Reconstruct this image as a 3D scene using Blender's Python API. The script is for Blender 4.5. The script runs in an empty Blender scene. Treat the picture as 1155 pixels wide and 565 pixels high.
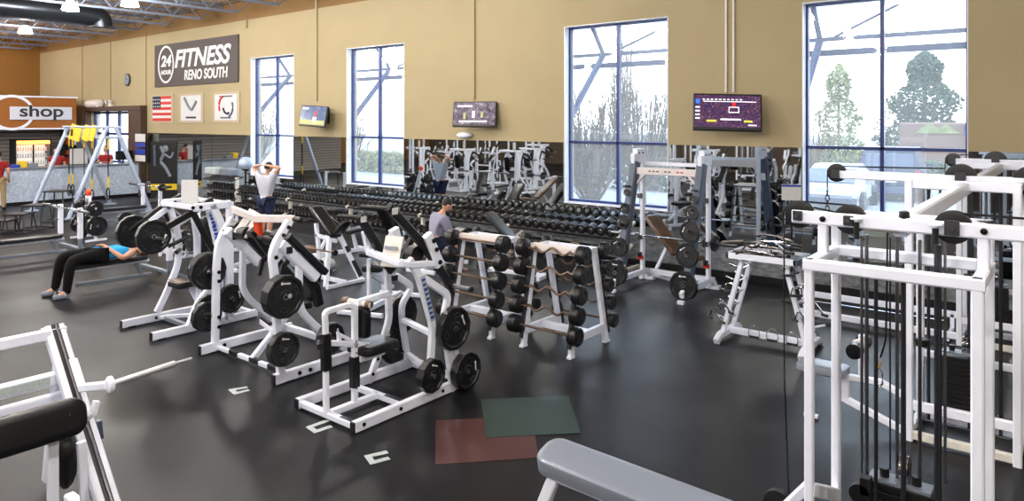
import bpy, bmesh, math, random
from mathutils import Vector, Matrix
random.seed(7)
WORLD, LAMP, EXPO = 4.2, 185, 0.62
PI = math.pi
V = Vector
scene = bpy.context.scene
col = scene.collection
# ------------------------------------------------------------------ camera geometry (room axes: X runs along the window wall, Y towards it)
FPX, CTH, STH, EYE, HOR, CX = 800.0, 0.62388, 0.78152, 2.7, 136.4, 577.5
WY = 11.85                       # inner face of the window wall
def ray(u):
    l = u - CX
    return -FPX*CTH + STH*l, FPX*STH + CTH*l
def PX(x, u, v):
    dx, dy = ray(u); t = x/dx
    return V((x, dy*t, EYE-(v-HOR)*t))
def PY(y, u, v):
    dx, dy = ray(u); t = y/dy
    return V((dx*t, y, EYE-(v-HOR)*t))
def PZ(z, u, v):
    dx, dy = ray(u); t = (EYE-z)/(v-HOR)
    return V((dx*t, dy*t, z))
# ------------------------------------------------------------------ materials
M = {}
def lin(c):
    return tuple((x/12.92 if x <= .04045 else ((x+.055)/1.055)**2.4) for x in c)
def mat(name, rgb, rough=.5, metal=0, bump=0, bscale=40, var=0, vscale=8, spec=.5, coat=0, srgb=True):
    m = bpy.data.materials.new(name); m.use_nodes = True
    nt = m.node_tree; b = nt.nodes['Principled BSDF']
    c = lin(rgb) if srgb else rgb
    b.inputs['Base Color'].default_value = (*c, 1)
    b.inputs['Roughness'].default_value = rough
    b.inputs['Metallic'].default_value = metal
    b.inputs['Specular IOR Level'].default_value = spec
    b.inputs['Coat Weight'].default_value = coat
    if var or bump:
        tc = nt.nodes.new('ShaderNodeTexCoord')
        n = nt.nodes.new('ShaderNodeTexNoise'); n.inputs['Scale'].default_value = vscale; n.inputs['Detail'].default_value = 5
        nt.links.new(tc.outputs['Object'], n.inputs['Vector'])
        if var:
            r = nt.nodes.new('ShaderNodeValToRGB')
            r.color_ramp.elements[0].position = .3; r.color_ramp.elements[1].position = .7
            r.color_ramp.elements[0].color = (*[x*(1-var) for x in c], 1)
            r.color_ramp.elements[1].color = (*[min(1, x*(1+var)) for x in c], 1)
            nt.links.new(n.outputs['Fac'], r.inputs['Fac']); nt.links.new(r.outputs['Color'], b.inputs['Base Color'])
        if bump:
            n2 = nt.nodes.new('ShaderNodeTexNoise'); n2.inputs['Scale'].default_value = bscale; n2.inputs['Detail'].default_value = 4
            nt.links.new(tc.outputs['Object'], n2.inputs['Vector'])
            bp = nt.nodes.new('ShaderNodeBump'); bp.inputs['Strength'].default_value = bump; bp.inputs['Distance'].default_value = .01
            nt.links.new(n2.outputs['Fac'], bp.inputs['Height']); nt.links.new(bp.outputs['Normal'], b.inputs['Normal'])
    M[name] = m
    return m
def emis(name, rgb, s):
    m = bpy.data.materials.new(name); m.use_nodes = True
    nt = m.node_tree; b = nt.nodes['Principled BSDF']
    b.inputs['Base Color'].default_value = (*lin(rgb), 1)
    b.inputs['Emission Color'].default_value = (*lin(rgb), 1); b.inputs['Emission Strength'].default_value = s
    M[name] = m
mat('white', (.92,.935,.99), .30, var=.03, vscale=6)
mat('white_worn', (.86,.84,.81), .45, var=.12, vscale=9)
mat('cream', (.88,.84,.83), .4, var=.05)
mat('silver_paint', (.50,.53,.58), .35, metal=.3)
mat('slate', (.30,.34,.42), .4)
mat('rubber', (.07,.07,.08), .34, bump=.15, bscale=60)
mat('rubber_blue', (.16,.19,.24), .34, bump=.1)
mat('pad', (.065,.07,.085), .30, spec=.35, bump=.12, bscale=25)
mat('pad_brown', (.36,.27,.20), .35, bump=.12, bscale=25, var=.2)
mat('pad_grey', (.48,.51,.56), .3, bump=.05)
mat('black', (.04,.04,.048), .4)
mat('charcoal', (.17,.17,.19), .45)
mat('chrome', (.78,.78,.80), .14, metal=1)
mat('steel', (.55,.55,.57), .28, metal=1)
mat('darksteel', (.30,.31,.33), .3, metal=.9)
mat('bronze_bar', (.42,.34,.29), .35, metal=.7)
mat('dumb', (.085,.08,.08), .28)
mat('mark_white', (.88,.88,.88), .5)
mat('mark_blue', (.12,.22,.62), .5)
mat('mark_red', (.78,.12,.08), .5)
mat('orange', (.93,.30,.10), .5)
mat('yellow', (.90,.76,.10), .5)
mat('blue_frame', (.12,.19,.42), .35)
mat('galv', (.68,.73,.82), .4, metal=.2)
mat('joist', (.46,.50,.58), .45, metal=.2)
mat('duct', (.23,.25,.28), .3, metal=.7)
mat('brown', (.27,.19,.14), .5)
mat('skin', (.80,.60,.50), .5, bump=.03)
mat('hair', (.09,.07,.06), .6, bump=.4, bscale=80)
mat('hair_brown', (.30,.20,.14), .6, bump=.4, bscale=80)
mat('shirt_grey', (.72,.73,.78), .85, bump=.2, bscale=12)
mat('hoodie', (.55,.55,.63), .9, bump=.3, bscale=12)
mat('navy', (.10,.13,.26), .85, bump=.15)
mat('red_cloth', (.55,.05,.07), .85, bump=.2, bscale=12)
mat('khaki', (.62,.53,.38), .85, bump=.2, bscale=12)
mat('leggings', (.03,.03,.035), .85, spec=.2, bump=.1)
mat('cyan_top', (.10,.62,.90), .8, bump=.2, bscale=12)
mat('bolt', (.08,.08,.08), .3, metal=.5)
mat('paper', (.80,.80,.80), .7)
mat('sleeve', (.80,.80,.82), .3, metal=.6)
mat('label_grey', (.70,.74,.74), .6, var=.15, vscale=60)
mat('clear_frame', (.72,.66,.56), .25)
mat('wood', (.66,.52,.36), .5, var=.15)
emis('lamp_glow', (1,.97,.90), 30)
emis('fridge_glow', (1,.96,.9), .45)
emis('fridge_head', (1,.62,.30), 2.2)
def nodes(name):
    m = bpy.data.materials.new(name); m.use_nodes = True; M[name] = m
    return m, m.node_tree, m.node_tree.nodes['Principled BSDF']
# floor: dark rubber with flecks, worn patches and rolled-rubber seams
m, nt, b = nodes('floor')
N = nt.nodes.new; L = nt.links.new
tc = N('ShaderNodeTexCoord')
fl = N('ShaderNodeTexNoise'); fl.inputs['Scale'].default_value = 90; fl.inputs['Detail'].default_value = 3
wn = N('ShaderNodeTexNoise'); wn.inputs['Scale'].default_value = .55; wn.inputs['Detail'].default_value = 5
L(tc.outputs['Object'], fl.inputs['Vector']); L(tc.outputs['Object'], wn.inputs['Vector'])
r1 = N('ShaderNodeValToRGB'); r1.color_ramp.elements[0].position = .35; r1.color_ramp.elements[1].position = .75
r1.color_ramp.elements[0].color = (.008,.0080,.0094,1); r1.color_ramp.elements[1].color = (.020,.0203,.0245,1)
L(fl.outputs['Fac'], r1.inputs['Fac'])
br = N('ShaderNodeTexBrick'); br.inputs['Scale'].default_value = 1; br.inputs['Brick Width'].default_value = 7.0; br.inputs['Row Height'].default_value = 1.22
br.inputs['Mortar Size'].default_value = .004; br.inputs['Color1'].default_value = (1,1,1,1); br.inputs['Color2'].default_value = (.86,.86,.86,1); br.inputs['Mortar'].default_value = (.35,.35,.35,1)
mp = N('ShaderNodeMapping'); mp.inputs['Rotation'].default_value = (0,0,PI/2)
L(tc.outputs['Object'], mp.inputs['Vector']); L(mp.outputs['Vector'], br.inputs['Vector'])
mx = N('ShaderNodeMix'); mx.data_type = 'RGBA'; mx.blend_type = 'MULTIPLY'; mx.inputs['Factor'].default_value = .9
L(r1.outputs['Color'], mx.inputs['A']); L(br.outputs['Color'], mx.inputs['B']); L(mx.outputs['Result'], b.inputs['Base Color'])
b.inputs['Specular IOR Level'].default_value = .13
rr = N('ShaderNodeMapRange'); rr.inputs['From Min'].default_value = .3; rr.inputs['From Max'].default_value = .7; rr.inputs['To Min'].default_value = .30; rr.inputs['To Max'].default_value = .46
L(wn.outputs['Fac'], rr.inputs['Value']); L(rr.outputs['Result'], b.inputs['Roughness'])
bp = N('ShaderNodeBump'); bp.inputs['Strength'].default_value = .12; bp.inputs['Distance'].default_value = .004
L(fl.outputs['Fac'], bp.inputs['Height']); L(bp.outputs['Normal'], b.inputs['Normal'])
mat('mat_red', (.27,.14,.14), .45, var=.12, vscale=90, bump=.1)
mat('mat_green', (.14,.22,.21), .45, var=.12, vscale=90, bump=.1)
# wall paint
mat('wall_tan', (.648,.588,.452), .8, var=.03, vscale=1.2, bump=.05, bscale=120)
mat('wall_band', (.50,.375,.21), .8, var=.03, vscale=1.2)
mat('wall_orange', (.50,.34,.11), .75, var=.04, vscale=1)
mat('sign_orange', (.60,.35,.09), .6)
mat('dark_wall', (.30,.24,.19), .8, var=.1, vscale=1)
# speckled laminate
def speck(name, a, b2, scale, rough=.35, stretch=(1,1,1)):
    m, nt, b = nodes(name); N = nt.nodes.new; L = nt.links.new
    tc = N('ShaderNodeTexCoord'); mp = N('ShaderNodeMapping'); mp.inputs['Scale'].default_value = stretch
    mp.inputs['Rotation'].default_value = (0,.6,0)
    n = N('ShaderNodeTexNoise'); n.inputs['Scale'].default_value = scale; n.inputs['Detail'].default_value = 6; n.inputs['Roughness'].default_value = .75
    r = N('ShaderNodeValToRGB'); r.color_ramp.elements[0].position = .38; r.color_ramp.elements[1].position = .66
    r.color_ramp.elements[0].color = (*lin(a),1); r.color_ramp.elements[1].color = (*lin(b2),1)
    L(tc.outputs['Object'], mp.inputs['Vector']); L(mp.outputs['Vector'], n.inputs['Vector']); L(n.outputs['Fac'], r.inputs['Fac']); L(r.outputs['Color'], b.inputs['Base Color'])
    b.inputs['Roughness'].default_value = rough
speck('wainscot', (.33,.34,.36), (.60,.62,.64), 5, stretch=(1,1,3))
speck('desk_front', (.66,.73,.83), (.88,.92,.98), 14)
speck('grass', (.34,.37,.24), (.50,.50,.36), 3, .9)
speck('asphalt', (.46,.46,.46), (.56,.56,.56), 2, .9)
speck('hedge', (.22,.26,.20), (.34,.38,.30), 6, .9)
speck('pine', (.17,.22,.17), (.27,.33,.25), 3, .9)
speck('yellow_tree', (.38,.40,.24), (.52,.52,.36), 3, .9)
speck('bark', (.34,.29,.24), (.46,.40,.34), 8, .9)
speck('deck', (.42,.35,.27), (.66,.57,.48), 2.5, .7)
mat('slat', (.55,.52,.50), .6)
mat('brushed', (.86,.87,.92), .35, metal=.15)
mat('mirror', (.80,.82,.82), .015, metal=1)
m, nt, b = nodes('glass')
out = nt.nodes['Material Output']; tr = nt.nodes.new('ShaderNodeBsdfTransparent'); gl = nt.nodes.new('ShaderNodeBsdfGlossy'); gl.inputs['Roughness'].default_value = .02
tr.inputs['Color'].default_value = (.97,.985,1,1)
ms = nt.nodes.new('ShaderNodeMixShader'); ms.inputs[0].default_value = .05
tl = nt.nodes.new('ShaderNodeBsdfTranslucent'); tl.inputs['Color'].default_value = (1,.98,.96,1); m2_ = nt.nodes.new('ShaderNodeMixShader'); m2_.inputs[0].default_value = .075  # translucent share put in as a glare veil over the outdoor view
nt.links.new(tr.outputs[0], m2_.inputs[1]); nt.links.new(tl.outputs[0], m2_.inputs[2]); nt.links.new(m2_.outputs[0], ms.inputs[1]); nt.links.new(gl.outputs[0], ms.inputs[2]); nt.links.new(ms.outputs[0], out.inputs['Surface'])
def screen(name, seed, base, hi, scale):
    m, nt, b = nodes(name); N = nt.nodes.new; L = nt.links.new
    tc = N('ShaderNodeTexCoord'); mp = N('ShaderNodeMapping'); mp.inputs['Location'].default_value = (seed, seed*1.7, 0)
    n = N('ShaderNodeTexNoise'); n.inputs['Scale'].default_value = scale; n.inputs['Detail'].default_value = 8; n.inputs['Roughness'].default_value = .7
    r = N('ShaderNodeValToRGB'); e = r.color_ramp.elements
    e[0].position = .32; e[0].color = (*lin(base[0]),1); e[1].position = .72; e[1].color = (*lin(hi),1)
    x = e.new(.45); x.color = (*lin(base[1]),1); x = e.new(.58); x.color = (*lin(base[2]),1)
    L(tc.outputs['Object'], mp.inputs['Vector']); L(mp.outputs['Vector'], n.inputs['Vector']); L(n.outputs['Fac'], r.inputs['Fac'])
    b.inputs['Base Color'].default_value = (.01,.01,.01,1); b.inputs['Roughness'].default_value = .15
    L(r.outputs['Color'], b.inputs['Emission Color']); b.inputs['Emission Strength'].default_value = .75
screen('tv_crowd', 3, ((.05,.05,.12),(.20,.19,.38),(.45,.22,.28)), (.85,.82,.88), 38)
screen('tv_blue', 9, ((.12,.20,.40),(.35,.45,.65),(.45,.50,.60)), (.85,.85,.85), 5)
screen('tv_mix', 5, ((.15,.14,.18),(.40,.34,.42),(.55,.50,.55)), (.90,.88,.90), 12)
# ------------------------------------------------------------------ mesh building
def frame_from(d, ref):
    d = d.normalized(); s = ref - d*ref.dot(d)
    if s.length < 1e-4:
        ref = V((0,0,1)) if abs(d.z) < .9 else V((0,1,0)); s = ref - d*ref.dot(d)
    s.normalize(); return s, d.cross(s).normalized()
def fillet(pts, r, n=4):
    pts = [V(p) for p in pts]
    if r <= 0 or len(pts) < 3: return pts
    out = [pts[0]]
    for i in range(1, len(pts)-1):
        a, p, c = pts[i-1], pts[i], pts[i+1]
        d1 = (a-p); d2 = (c-p); k = min(r, d1.length*.45, d2.length*.45)
        q1 = p+d1.normalized()*k; q2 = p+d2.normalized()*k
        for j in range(n+1):
            t = j/n; out.append(q1*(1-t)**2 + p*2*t*(1-t) + q2*t*t)
    out.append(pts[-1]); return out
WHOLE = set('lettering print printed_figure lettering_strip hands weight_stack chain foliage branches trunk head hair lamp_mark merchandise strip_text ring'.split())
class MB:
    def __init__(s): s.v = []; s.f = []; s.m = []; s.mats = []; s.sm = []; s.sub = []; s.pr = []
    def part(s, name):
        q = MB(); s.sub.append((name, q)); return q
    def mi(s, m):
        if m not in s.mats: s.mats.append(m)
        return s.mats.index(m)
    def add(s, vs, fs, m, smooth=False):
        o = len(s.v); k = s.mi(m); s.v += [V(v) for v in vs]; s.pr.append((o, len(s.v), len(s.f), len(s.f)+len(fs)))
        for f in fs: s.f.append([o+i for i in f]); s.m.append(k); s.sm.append(smooth)
        return s
    def box(s, c, size, m, rot=None, ch=None):
        c = V(c); hx, hy, hz = size[0]/2, size[1]/2, size[2]/2
        R = rot if rot else Matrix.Identity(3)
        if ch is None: ch = min(hx, hy, hz)*.12
        vs = []; idx = {}
        for sx in (-1,1):
            for sy in (-1,1):
                for sz in (-1,1):
                    for ax in range(3):
                        p = V((sx*(hx-ch), sy*(hy-ch), sz*(hz-ch))); p[ax] += (sx,sy,sz)[ax]*ch
                        idx[(sx,sy,sz,ax)] = len(vs); vs.append(c + R@p)
        fs = []
        for ax in range(3):
            o1, o2 = [(1,2),(2,0),(0,1)][ax]
            for sg in (-1,1):
                q = []
                for a, b2 in ((-1,-1),(1,-1),(1,1),(-1,1)):
                    k = [0,0,0]; k[ax] = sg; k[o1] = a; k[o2] = b2; q.append(idx[(*k, ax)])
                fs.append(q if sg > 0 else q[::-1])
        for sx in (-1,1):
            for sy in (-1,1):
                for sz in (-1,1):
                    t = [idx[(sx,sy,sz,0)], idx[(sx,sy,sz,1)], idx[(sx,sy,sz,2)]]
                    fs.append(t if sx*sy*sz > 0 else t[::-1])
        for ax in range(3):
            o1, o2 = [(1,2),(2,0),(0,1)][ax]
            for a in (-1,1):
                for b2 in (-1,1):
                    k0 = [0,0,0]; k0[o1] = a; k0[o2] = b2; k1 = k0[:]; k0[ax] = -1; k1[ax] = 1
                    q = [idx[(*k0,o1)], idx[(*k1,o1)], idx[(*k1,o2)], idx[(*k0,o2)]]
                    fs.append(q if a*b2 < 0 else q[::-1])
        return s.add(vs, fs, m)
    def bx(s, lo, hi, m, ch=None):
        lo = V(lo); hi = V(hi); a = V([min(lo[i],hi[i]) for i in range(3)]); b2 = V([max(lo[i],hi[i]) for i in range(3)])
        return s.box((a+b2)/2, b2-a, m, ch=ch)
    def sweep(s, pts, prof, ref, m, smooth=False, closed=False):
        pts = [V(p) for p in pts]; n = len(pts); k = len(prof); vs = []
        ref = V(ref)
        for i, p in enumerate(pts):
            if closed: d0 = p-pts[i-1]; d1 = pts[(i+1)%n]-p
            else:
                d0 = (p-pts[i-1]) if i else (pts[1]-p); d1 = (pts[i+1]-p) if i < n-1 else d0
            d0 = d0.normalized(); d1 = d1.normalized(); t = d0+d1
            if t.length < 1e-5: t = d0
            t.normalize(); a, b2 = frame_from(t, ref)
            c = max(.35, t.dot(d0)); bend = d1-d0
            for (x, y) in prof:
                off = a*x + b2*y
                if bend.length > 1e-4:
                    bd = bend - t*bend.dot(t)
                    if bd.length > 1e-6:
                        bd.normalize(); off += bd*(off.dot(bd))*(1/c-1)
                vs.append(p+off)
        fs = []
        for i in range(n if closed else n-1):
            j = (i+1) % n
            for q in range(k):
                q2 = (q+1) % k; fs.append([i*k+q, i*k+q2, j*k+q2, j*k+q])
        if not closed: fs.append(list(range(k))[::-1]); fs.append([(n-1)*k+q for q in range(k)])
        return s.add(vs, fs, m, smooth)
    def tube(s, pts, w, h, m, ref=(1,0,0), r=0, ch=None):     # rectangular tube; w is measured along ref
        a, b2 = w/2, h/2; c = min(a, b2)*.3 if ch is None else ch
        prof = [(a-c,-b2),(a,-b2+c),(a,b2-c),(a-c,b2),(-a+c,b2),(-a,b2-c),(-a,-b2+c),(-a+c,-b2)]
        return s.sweep(fillet(pts, r), prof, ref, m)
    def rod(s, pts, r, m, n=10, fr=0, ref=(0,0,1)):
        prof = [(math.cos(2*PI*i/n)*r, math.sin(2*PI*i/n)*r) for i in range(n)]
        return s.sweep(fillet(pts, fr), prof, ref, m, True)
    def lathe(s, c, axis, prof, m, n=24, poly=False, ref=(0,0,1)):   # prof: (distance along axis, radius)
        c = V(c); ax = V(axis).normalized(); a, b2 = frame_from(ax, V(ref)); vs = []; fs = []
        for (z, r) in prof:
            for i in range(n):
                t = 2*PI*(i+.5*(1 if poly else 0))/n; vs.append(c+ax*z+a*(math.cos(t)*max(r,1e-4))+b2*(math.sin(t)*max(r,1e-4)))
        k = len(prof)
        for j in range(k-1):
            for i in range(n):
                i2 = (i+1) % n; fs.append([j*n+i, j*n+i2, (j+1)*n+i2, (j+1)*n+i])
        fs.append(list(range(n))[::-1]); fs.append([(k-1)*n+i for i in range(n)])
        return s.add(vs, fs, m, not poly)
    def ell(s, c, r, m, rot=None, n=16, k=10, fn=None):
        vs = []; fs = []; R = rot if rot else Matrix.Identity(3); c = V(c)
        for j in range(k+1):
            ph = PI*j/k
            for i in range(n):
                t = 2*PI*i/n; p = V((math.sin(ph)*math.cos(t)*r[0], math.sin(ph)*math.sin(t)*r[1], math.cos(ph)*r[2]))
                if fn: p = fn(p)
                vs.append(c+R@p)
        for j in range(k):
            for i in range(n):
                i2 = (i+1) % n; fs.append([j*n+i, (j+1)*n+i, (j+1)*n+i2, j*n+i2])
        return s.add(vs, fs, m, True)
    def cushion(s, c, size, m, rot=None, rad=.06, n=5):   # padded slab, rounded corners in its XY plane, domed edges
        sx, sy, sz = size; R = rot if rot else Matrix.Identity(3); c = V(c); rad = min(rad, sx/2*.98, sy/2*.98)
        def ring(ins, z):
            o = []; rr = max(rad-ins, .004)
            for (qx, qy, a0) in ((1,1,0),(-1,1,PI/2),(-1,-1,PI),(1,-1,1.5*PI)):
                for i in range(n):
                    t = a0+PI/2*i/(n-1); o.append(V((qx*(sx/2-rad)+math.cos(t)*rr, qy*(sy/2-rad)+math.sin(t)*rr, z)))
            return o
        e = min(sz*.4, .022); rs = [ring(e*.9,-sz/2), ring(0,-sz/2+e*.4), ring(0, sz/2-e), ring(e*.3, sz/2-e*.35), ring(e, sz/2), ring(e*2.4, sz/2+e*.12)]
        k = len(rs[0]); vs = [c+R@p for q in rs for p in q]; fs = []
        for j in range(len(rs)-1):
            for i in range(k):
                i2 = (i+1) % k; fs.append([j*k+i, j*k+i2, (j+1)*k+i2, (j+1)*k+i])
        fs.append(list(range(k))[::-1]); fs.append([(len(rs)-1)*k+i for i in range(k)])
        return s.add(vs, fs, m, True)
    def clusters(s):
        n = len(s.pr); bb = []
        for (a,b2,_,_) in s.pr:
            q = s.v[a:b2]; bb.append(([min(p[i] for p in q)-.004 for i in range(3)], [max(p[i] for p in q)+.004 for i in range(3)]))
        g = list(range(n))
        def fd(i):
            while g[i] != i: i = g[i]
            return i
        for i in range(n):
            for j in range(i):
                if all(bb[i][0][k] <= bb[j][1][k] and bb[j][0][k] <= bb[i][1][k] for k in range(3)): g[fd(i)] = fd(j)
        out = {}
        for i in range(n): out.setdefault(fd(i), []).append(i)
        return list(out.values())
    def build(s, name, parent=None, local=False):
        if parent is not None and name.split('.')[0] not in WHOLE and len(s.pr) > 1:
            cl = s.clusters()
            if len(cl) > 1:
                first = None
                for c in cl:
                    q = MB()
                    for i in c:
                        a,b2,f0,f1 = s.pr[i]; o = len(q.v); q.v += s.v[a:b2]; q.pr.append((o,len(q.v),len(q.f),len(q.f)+f1-f0))
                        for f in range(f0,f1): q.f.append([x-a+o for x in s.f[f]]); q.m.append(q.mi(s.mats[s.m[f]])); q.sm.append(s.sm[f])
                    o = q.build1(name, parent, local); first = first or o
                for (nm,sb) in s.sub: sb.build(nm, first, local)
                return first
        o = s.build1(name, parent, local)
        for (nm,sb) in s.sub: sb.build(nm, o, local)
        return o
    def build1(s, name, parent=None, local=False):
        me = bpy.data.meshes.new(name)
        o0 = V((0,0,0)) if (local or parent is None) else ORI.get(parent.name, V((0,0,0)))
        me.from_pydata([v-o0 for v in s.v], [], s.f)
        for k in s.mats: me.materials.append(M[k])
        for i, p in enumerate(me.polygons): p.material_index = s.m[i]; p.use_smooth = s.sm[i]
        me.update()
        if any(s.sm): me.set_sharp_from_angle(angle=math.radians(38))
        o = bpy.data.objects.new(name, me); col.objects.link(o)
        if parent: o.parent = parent; ORI[o.name] = o0.copy()
        else: ORI[o.name] = V((0,0,0))
        return o
ORI = {}
def setp(o, label=None, cat=None, group=None, kind=None):
    if label: o['label'] = label
    if cat: o['category'] = cat
    if group: o['group'] = group
    if kind: o['kind'] = kind
    return o
def thing(name, label, cat, loc=(0,0,0), group=None, rz=0):
    o = bpy.data.objects.new(name, None); col.objects.link(o); o.empty_display_size = .1
    o.location = loc; o.rotation_euler = (0,0,rz); ORI[o.name] = V(loc)
    return setp(o, label, cat, group)
def struct(o): o['kind'] = 'structure'; return o
def copy_tree(o, parent=None):
    c = o.copy(); col.objects.link(c); c.parent = parent
    for ch in list(o.children): copy_tree(ch, c)
    return c
def place(o, loc, rot=(0,0,0), label=None, group=None, scale=1, copy=True):
    c = copy_tree(o) if copy else o
    c.location = loc; c.rotation_euler = rot
    c.scale = (scale,)*3 if not hasattr(scale, '__len__') else scale
    if label: c['label'] = label
    if group: c['group'] = group
    return c
def Rz(a): return Matrix.Rotation(a, 3, 'Z')
def Rx(a): return Matrix.Rotation(a, 3, 'X')
def Ry(a): return Matrix.Rotation(a, 3, 'Y')
def text_mesh(txt, size, m, name, parent, origin, xdir, up, shear=0, depth=.004, align='CENTER', bold=0, sx=1):
    cu = bpy.data.curves.new(name, 'FONT'); cu.body = txt; cu.size = size; cu.extrude = depth; cu.align_x = align; cu.align_y = 'CENTER'; cu.shear = shear; cu.offset = bold
    ob = bpy.data.objects.new(name, cu); col.objects.link(ob)
    dg = bpy.context.evaluated_depsgraph_get(); me = bpy.data.meshes.new_from_object(ob.evaluated_get(dg))
    bpy.data.objects.remove(ob)
    xd = V(xdir).normalized(); u = V(up).normalized(); n = xd.cross(u)
    o0 = ORI.get(parent.name, V((0,0,0))) if parent else V((0,0,0))
    for v in me.vertices:
        p = v.co.copy(); v.co = V(origin) + xd*p.x*sx + u*p.y + n*p.z - o0
    me.materials.clear(); me.materials.append(M[m]); o = bpy.data.objects.new(name, me); col.objects.link(o)
    if parent: o.parent = parent
    return o
# ------------------------------------------------------------------ the room
XL, XR, YB = -37.0, 7.0, -13.0
ZC = 6.35
struct(MB().bx((XL-.3,YB-.3,-.2),(XR+.3,WY+.3,0),'floor').build('floor'))
def wx(u): return PY(WY,u,200).x
WZ0, WZ1 = 1.08, 4.6
wins = [(wx(283),wx(331.5)),(wx(391),wx(456)),(wx(636.5),wx(753.5)),(wx(905),wx(1092))]
DX0, DX1, DZ = wx(103), wx(152), 3.08
opens = [(DX0,DX1,0,DZ)] + [(a,b2,WZ0,WZ1) for a,b2 in wins]
T = .34
def wall_with(opens, z0, z1, m, mb):
    x = XL-.3
    for (a,b2,c,d) in opens:
        mb.bx((x,WY,z0),(a,WY+T,z1),m,0)
        if c > z0: mb.bx((a,WY,z0),(b2,WY+T,min(c,z1)),m,0)
        if d < z1: mb.bx((a,WY,max(d,z0)),(b2,WY+T,z1),m,0)
        x = b2
    mb.bx((x,WY,z0),(XR+.3,WY+T,z1),m,0)
mb = MB(); wall_with(opens, 0, 5.78, 'wall_tan', mb); mb.bx((XL-.3,WY,5.78),(XR+.3,WY+T,ZC+.2),'wall_band',0)
struct(mb.build('wall_back'))
struct(MB().bx((XL-.3,YB-.3,0),(XL,WY,ZC),'wall_orange',0).build('wall_left'))
struct(MB().bx((XR,YB-.3,0),(XR+.3,WY,ZC),'wall_tan',0).build('wall_right'))
struct(MB().bx((XL,YB-.3,0),(XR,YB,ZC),'dark_wall',0).build('wall_front'))
# corrugated roof deck
mb = MB(); vs = []; fs = []; y = YB-.3; i = 0
while y < WY+.3:
    for (dy, dz) in ((0,0),(.09,0),(.13,.05),(.22,.05)):
        vs += [(XL-.3,y+dy,ZC+dz),(XR+.3,y+dy,ZC+dz)]
    y += .26
for k in range(len(vs)//2-1): fs.append([2*k,2*k+2,2*k+3,2*k+1])
mb.add(vs, fs, 'deck'); mb.bx((XL-.3,YB-.3,ZC+.12),(XR+.3,WY+.3,ZC+.22),'deck',0); struct(mb.build('ceiling'))
# baseboard, wainscot
MX0 = wx(167)
struct(MB().bx((MX0,WY-.03,0),(XR,WY-.001,.12),'black').build('baseboard_back'))
struct(MB().bx((MX0,WY-.06,.12),(XR,WY-.001,.53),'wainscot').build('trim_1'))
# panel joints in the tall wall
for k, u in enumerate((93,125,165)):
    x = wx(u); struct(MB().bx((x-.03,WY-.008,3.1 if u<160 else 2.5),(x+.03,WY,6.2),'wall_band',0).build('trim_%d'%(k+2)))
# windows
for k,(a,b2) in enumerate(wins):
    w = bpy.data.objects.new('window_%d'%(k+1), None); col.objects.link(w); w.location = ((a+b2)/2,WY+.2,WZ0); ORI[w.name] = V(w.location); struct(w)
    yg = WY+.20; f = MB(); t = .045
    f.bx((a,yg-.05,WZ0),(a+t,yg+.05,WZ1),'blue_frame'); f.bx((b2-t,yg-.05,WZ0),(b2,yg+.05,WZ1),'blue_frame')
    f.bx((a,yg-.05,WZ0),(b2,yg+.05,WZ0+t),'blue_frame'); f.bx((a,yg-.05,WZ1-t),(b2,yg+.05,WZ1),'blue_frame')
    xm = (a+b2)/2
    f.bx((xm-.028,yg-.05,WZ0),(xm+.028,yg+.05,WZ1),'blue_frame'); f.bx((a,yg-.05,2.25),(b2,yg+.05,2.30),'blue_frame')
    f.build('window_frame', w)
    for (p,q) in ((a+t,xm-.035),(xm+.035,b2-t)):
        for (z0,z1) in ((WZ0+t,2.24),(2.31,WZ1-t)):
            MB().bx((p,yg-.004,z0),(q,yg+.004,z1),'glass',0).build('pane', w)
    jb = MB(); jb.bx((a,WY-.004,WZ0),(a+.012,yg-.05,WZ1),'white'); jb.bx((b2-.012,WY-.004,WZ0),(b2,yg-.05,WZ1),'white'); jb.bx((a,WY-.004,WZ1-.012),(b2,yg-.05,WZ1),'white'); jb.build('painted_lit_reveal', w)  # white facing added so the reveals look flooded with daylight
    MB().bx((a+.001,WY-.02,WZ0-.03),(b2-.001,yg-.05,WZ0),'white').build('window_sill', w)
# mirrors
edges = [(MX0, wins[0][0]), (wins[0][1], wins[1][0]), (wins[1][1], wins[2][0]), (wins[2][1], wins[3][0]), (wins[3][1], XR)]
names = ['left of the first window','between the first and second windows','between the second and third windows','between the third and fourth windows','right of the fourth window']
for (a,b2),nm in zip(edges,names):
    n = max(1, round((b2-a)/2.2)); w = (b2-a)/n
    for i in range(n):
        o = MB().bx((a+i*w+.006,WY-.025,.535),(a+(i+1)*w-.006,WY-.003,2.27),'mirror',.002).build('wall_mirror')
        setp(o, 'tall wall mirror panel '+nm+(', resting on the speckled wainscot'), 'mirror', 'mirror panels '+nm)
for i,(a,b2) in enumerate(wins):
    o = MB().bx((a+.004,WY-.025,.535),(b2-.004,WY-.003,WZ0-.035),'mirror',.002).build('wall_mirror')
    setp(o, 'low mirror strip under the %s window'%['first','second','third','fourth'][i], 'mirror')
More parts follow.
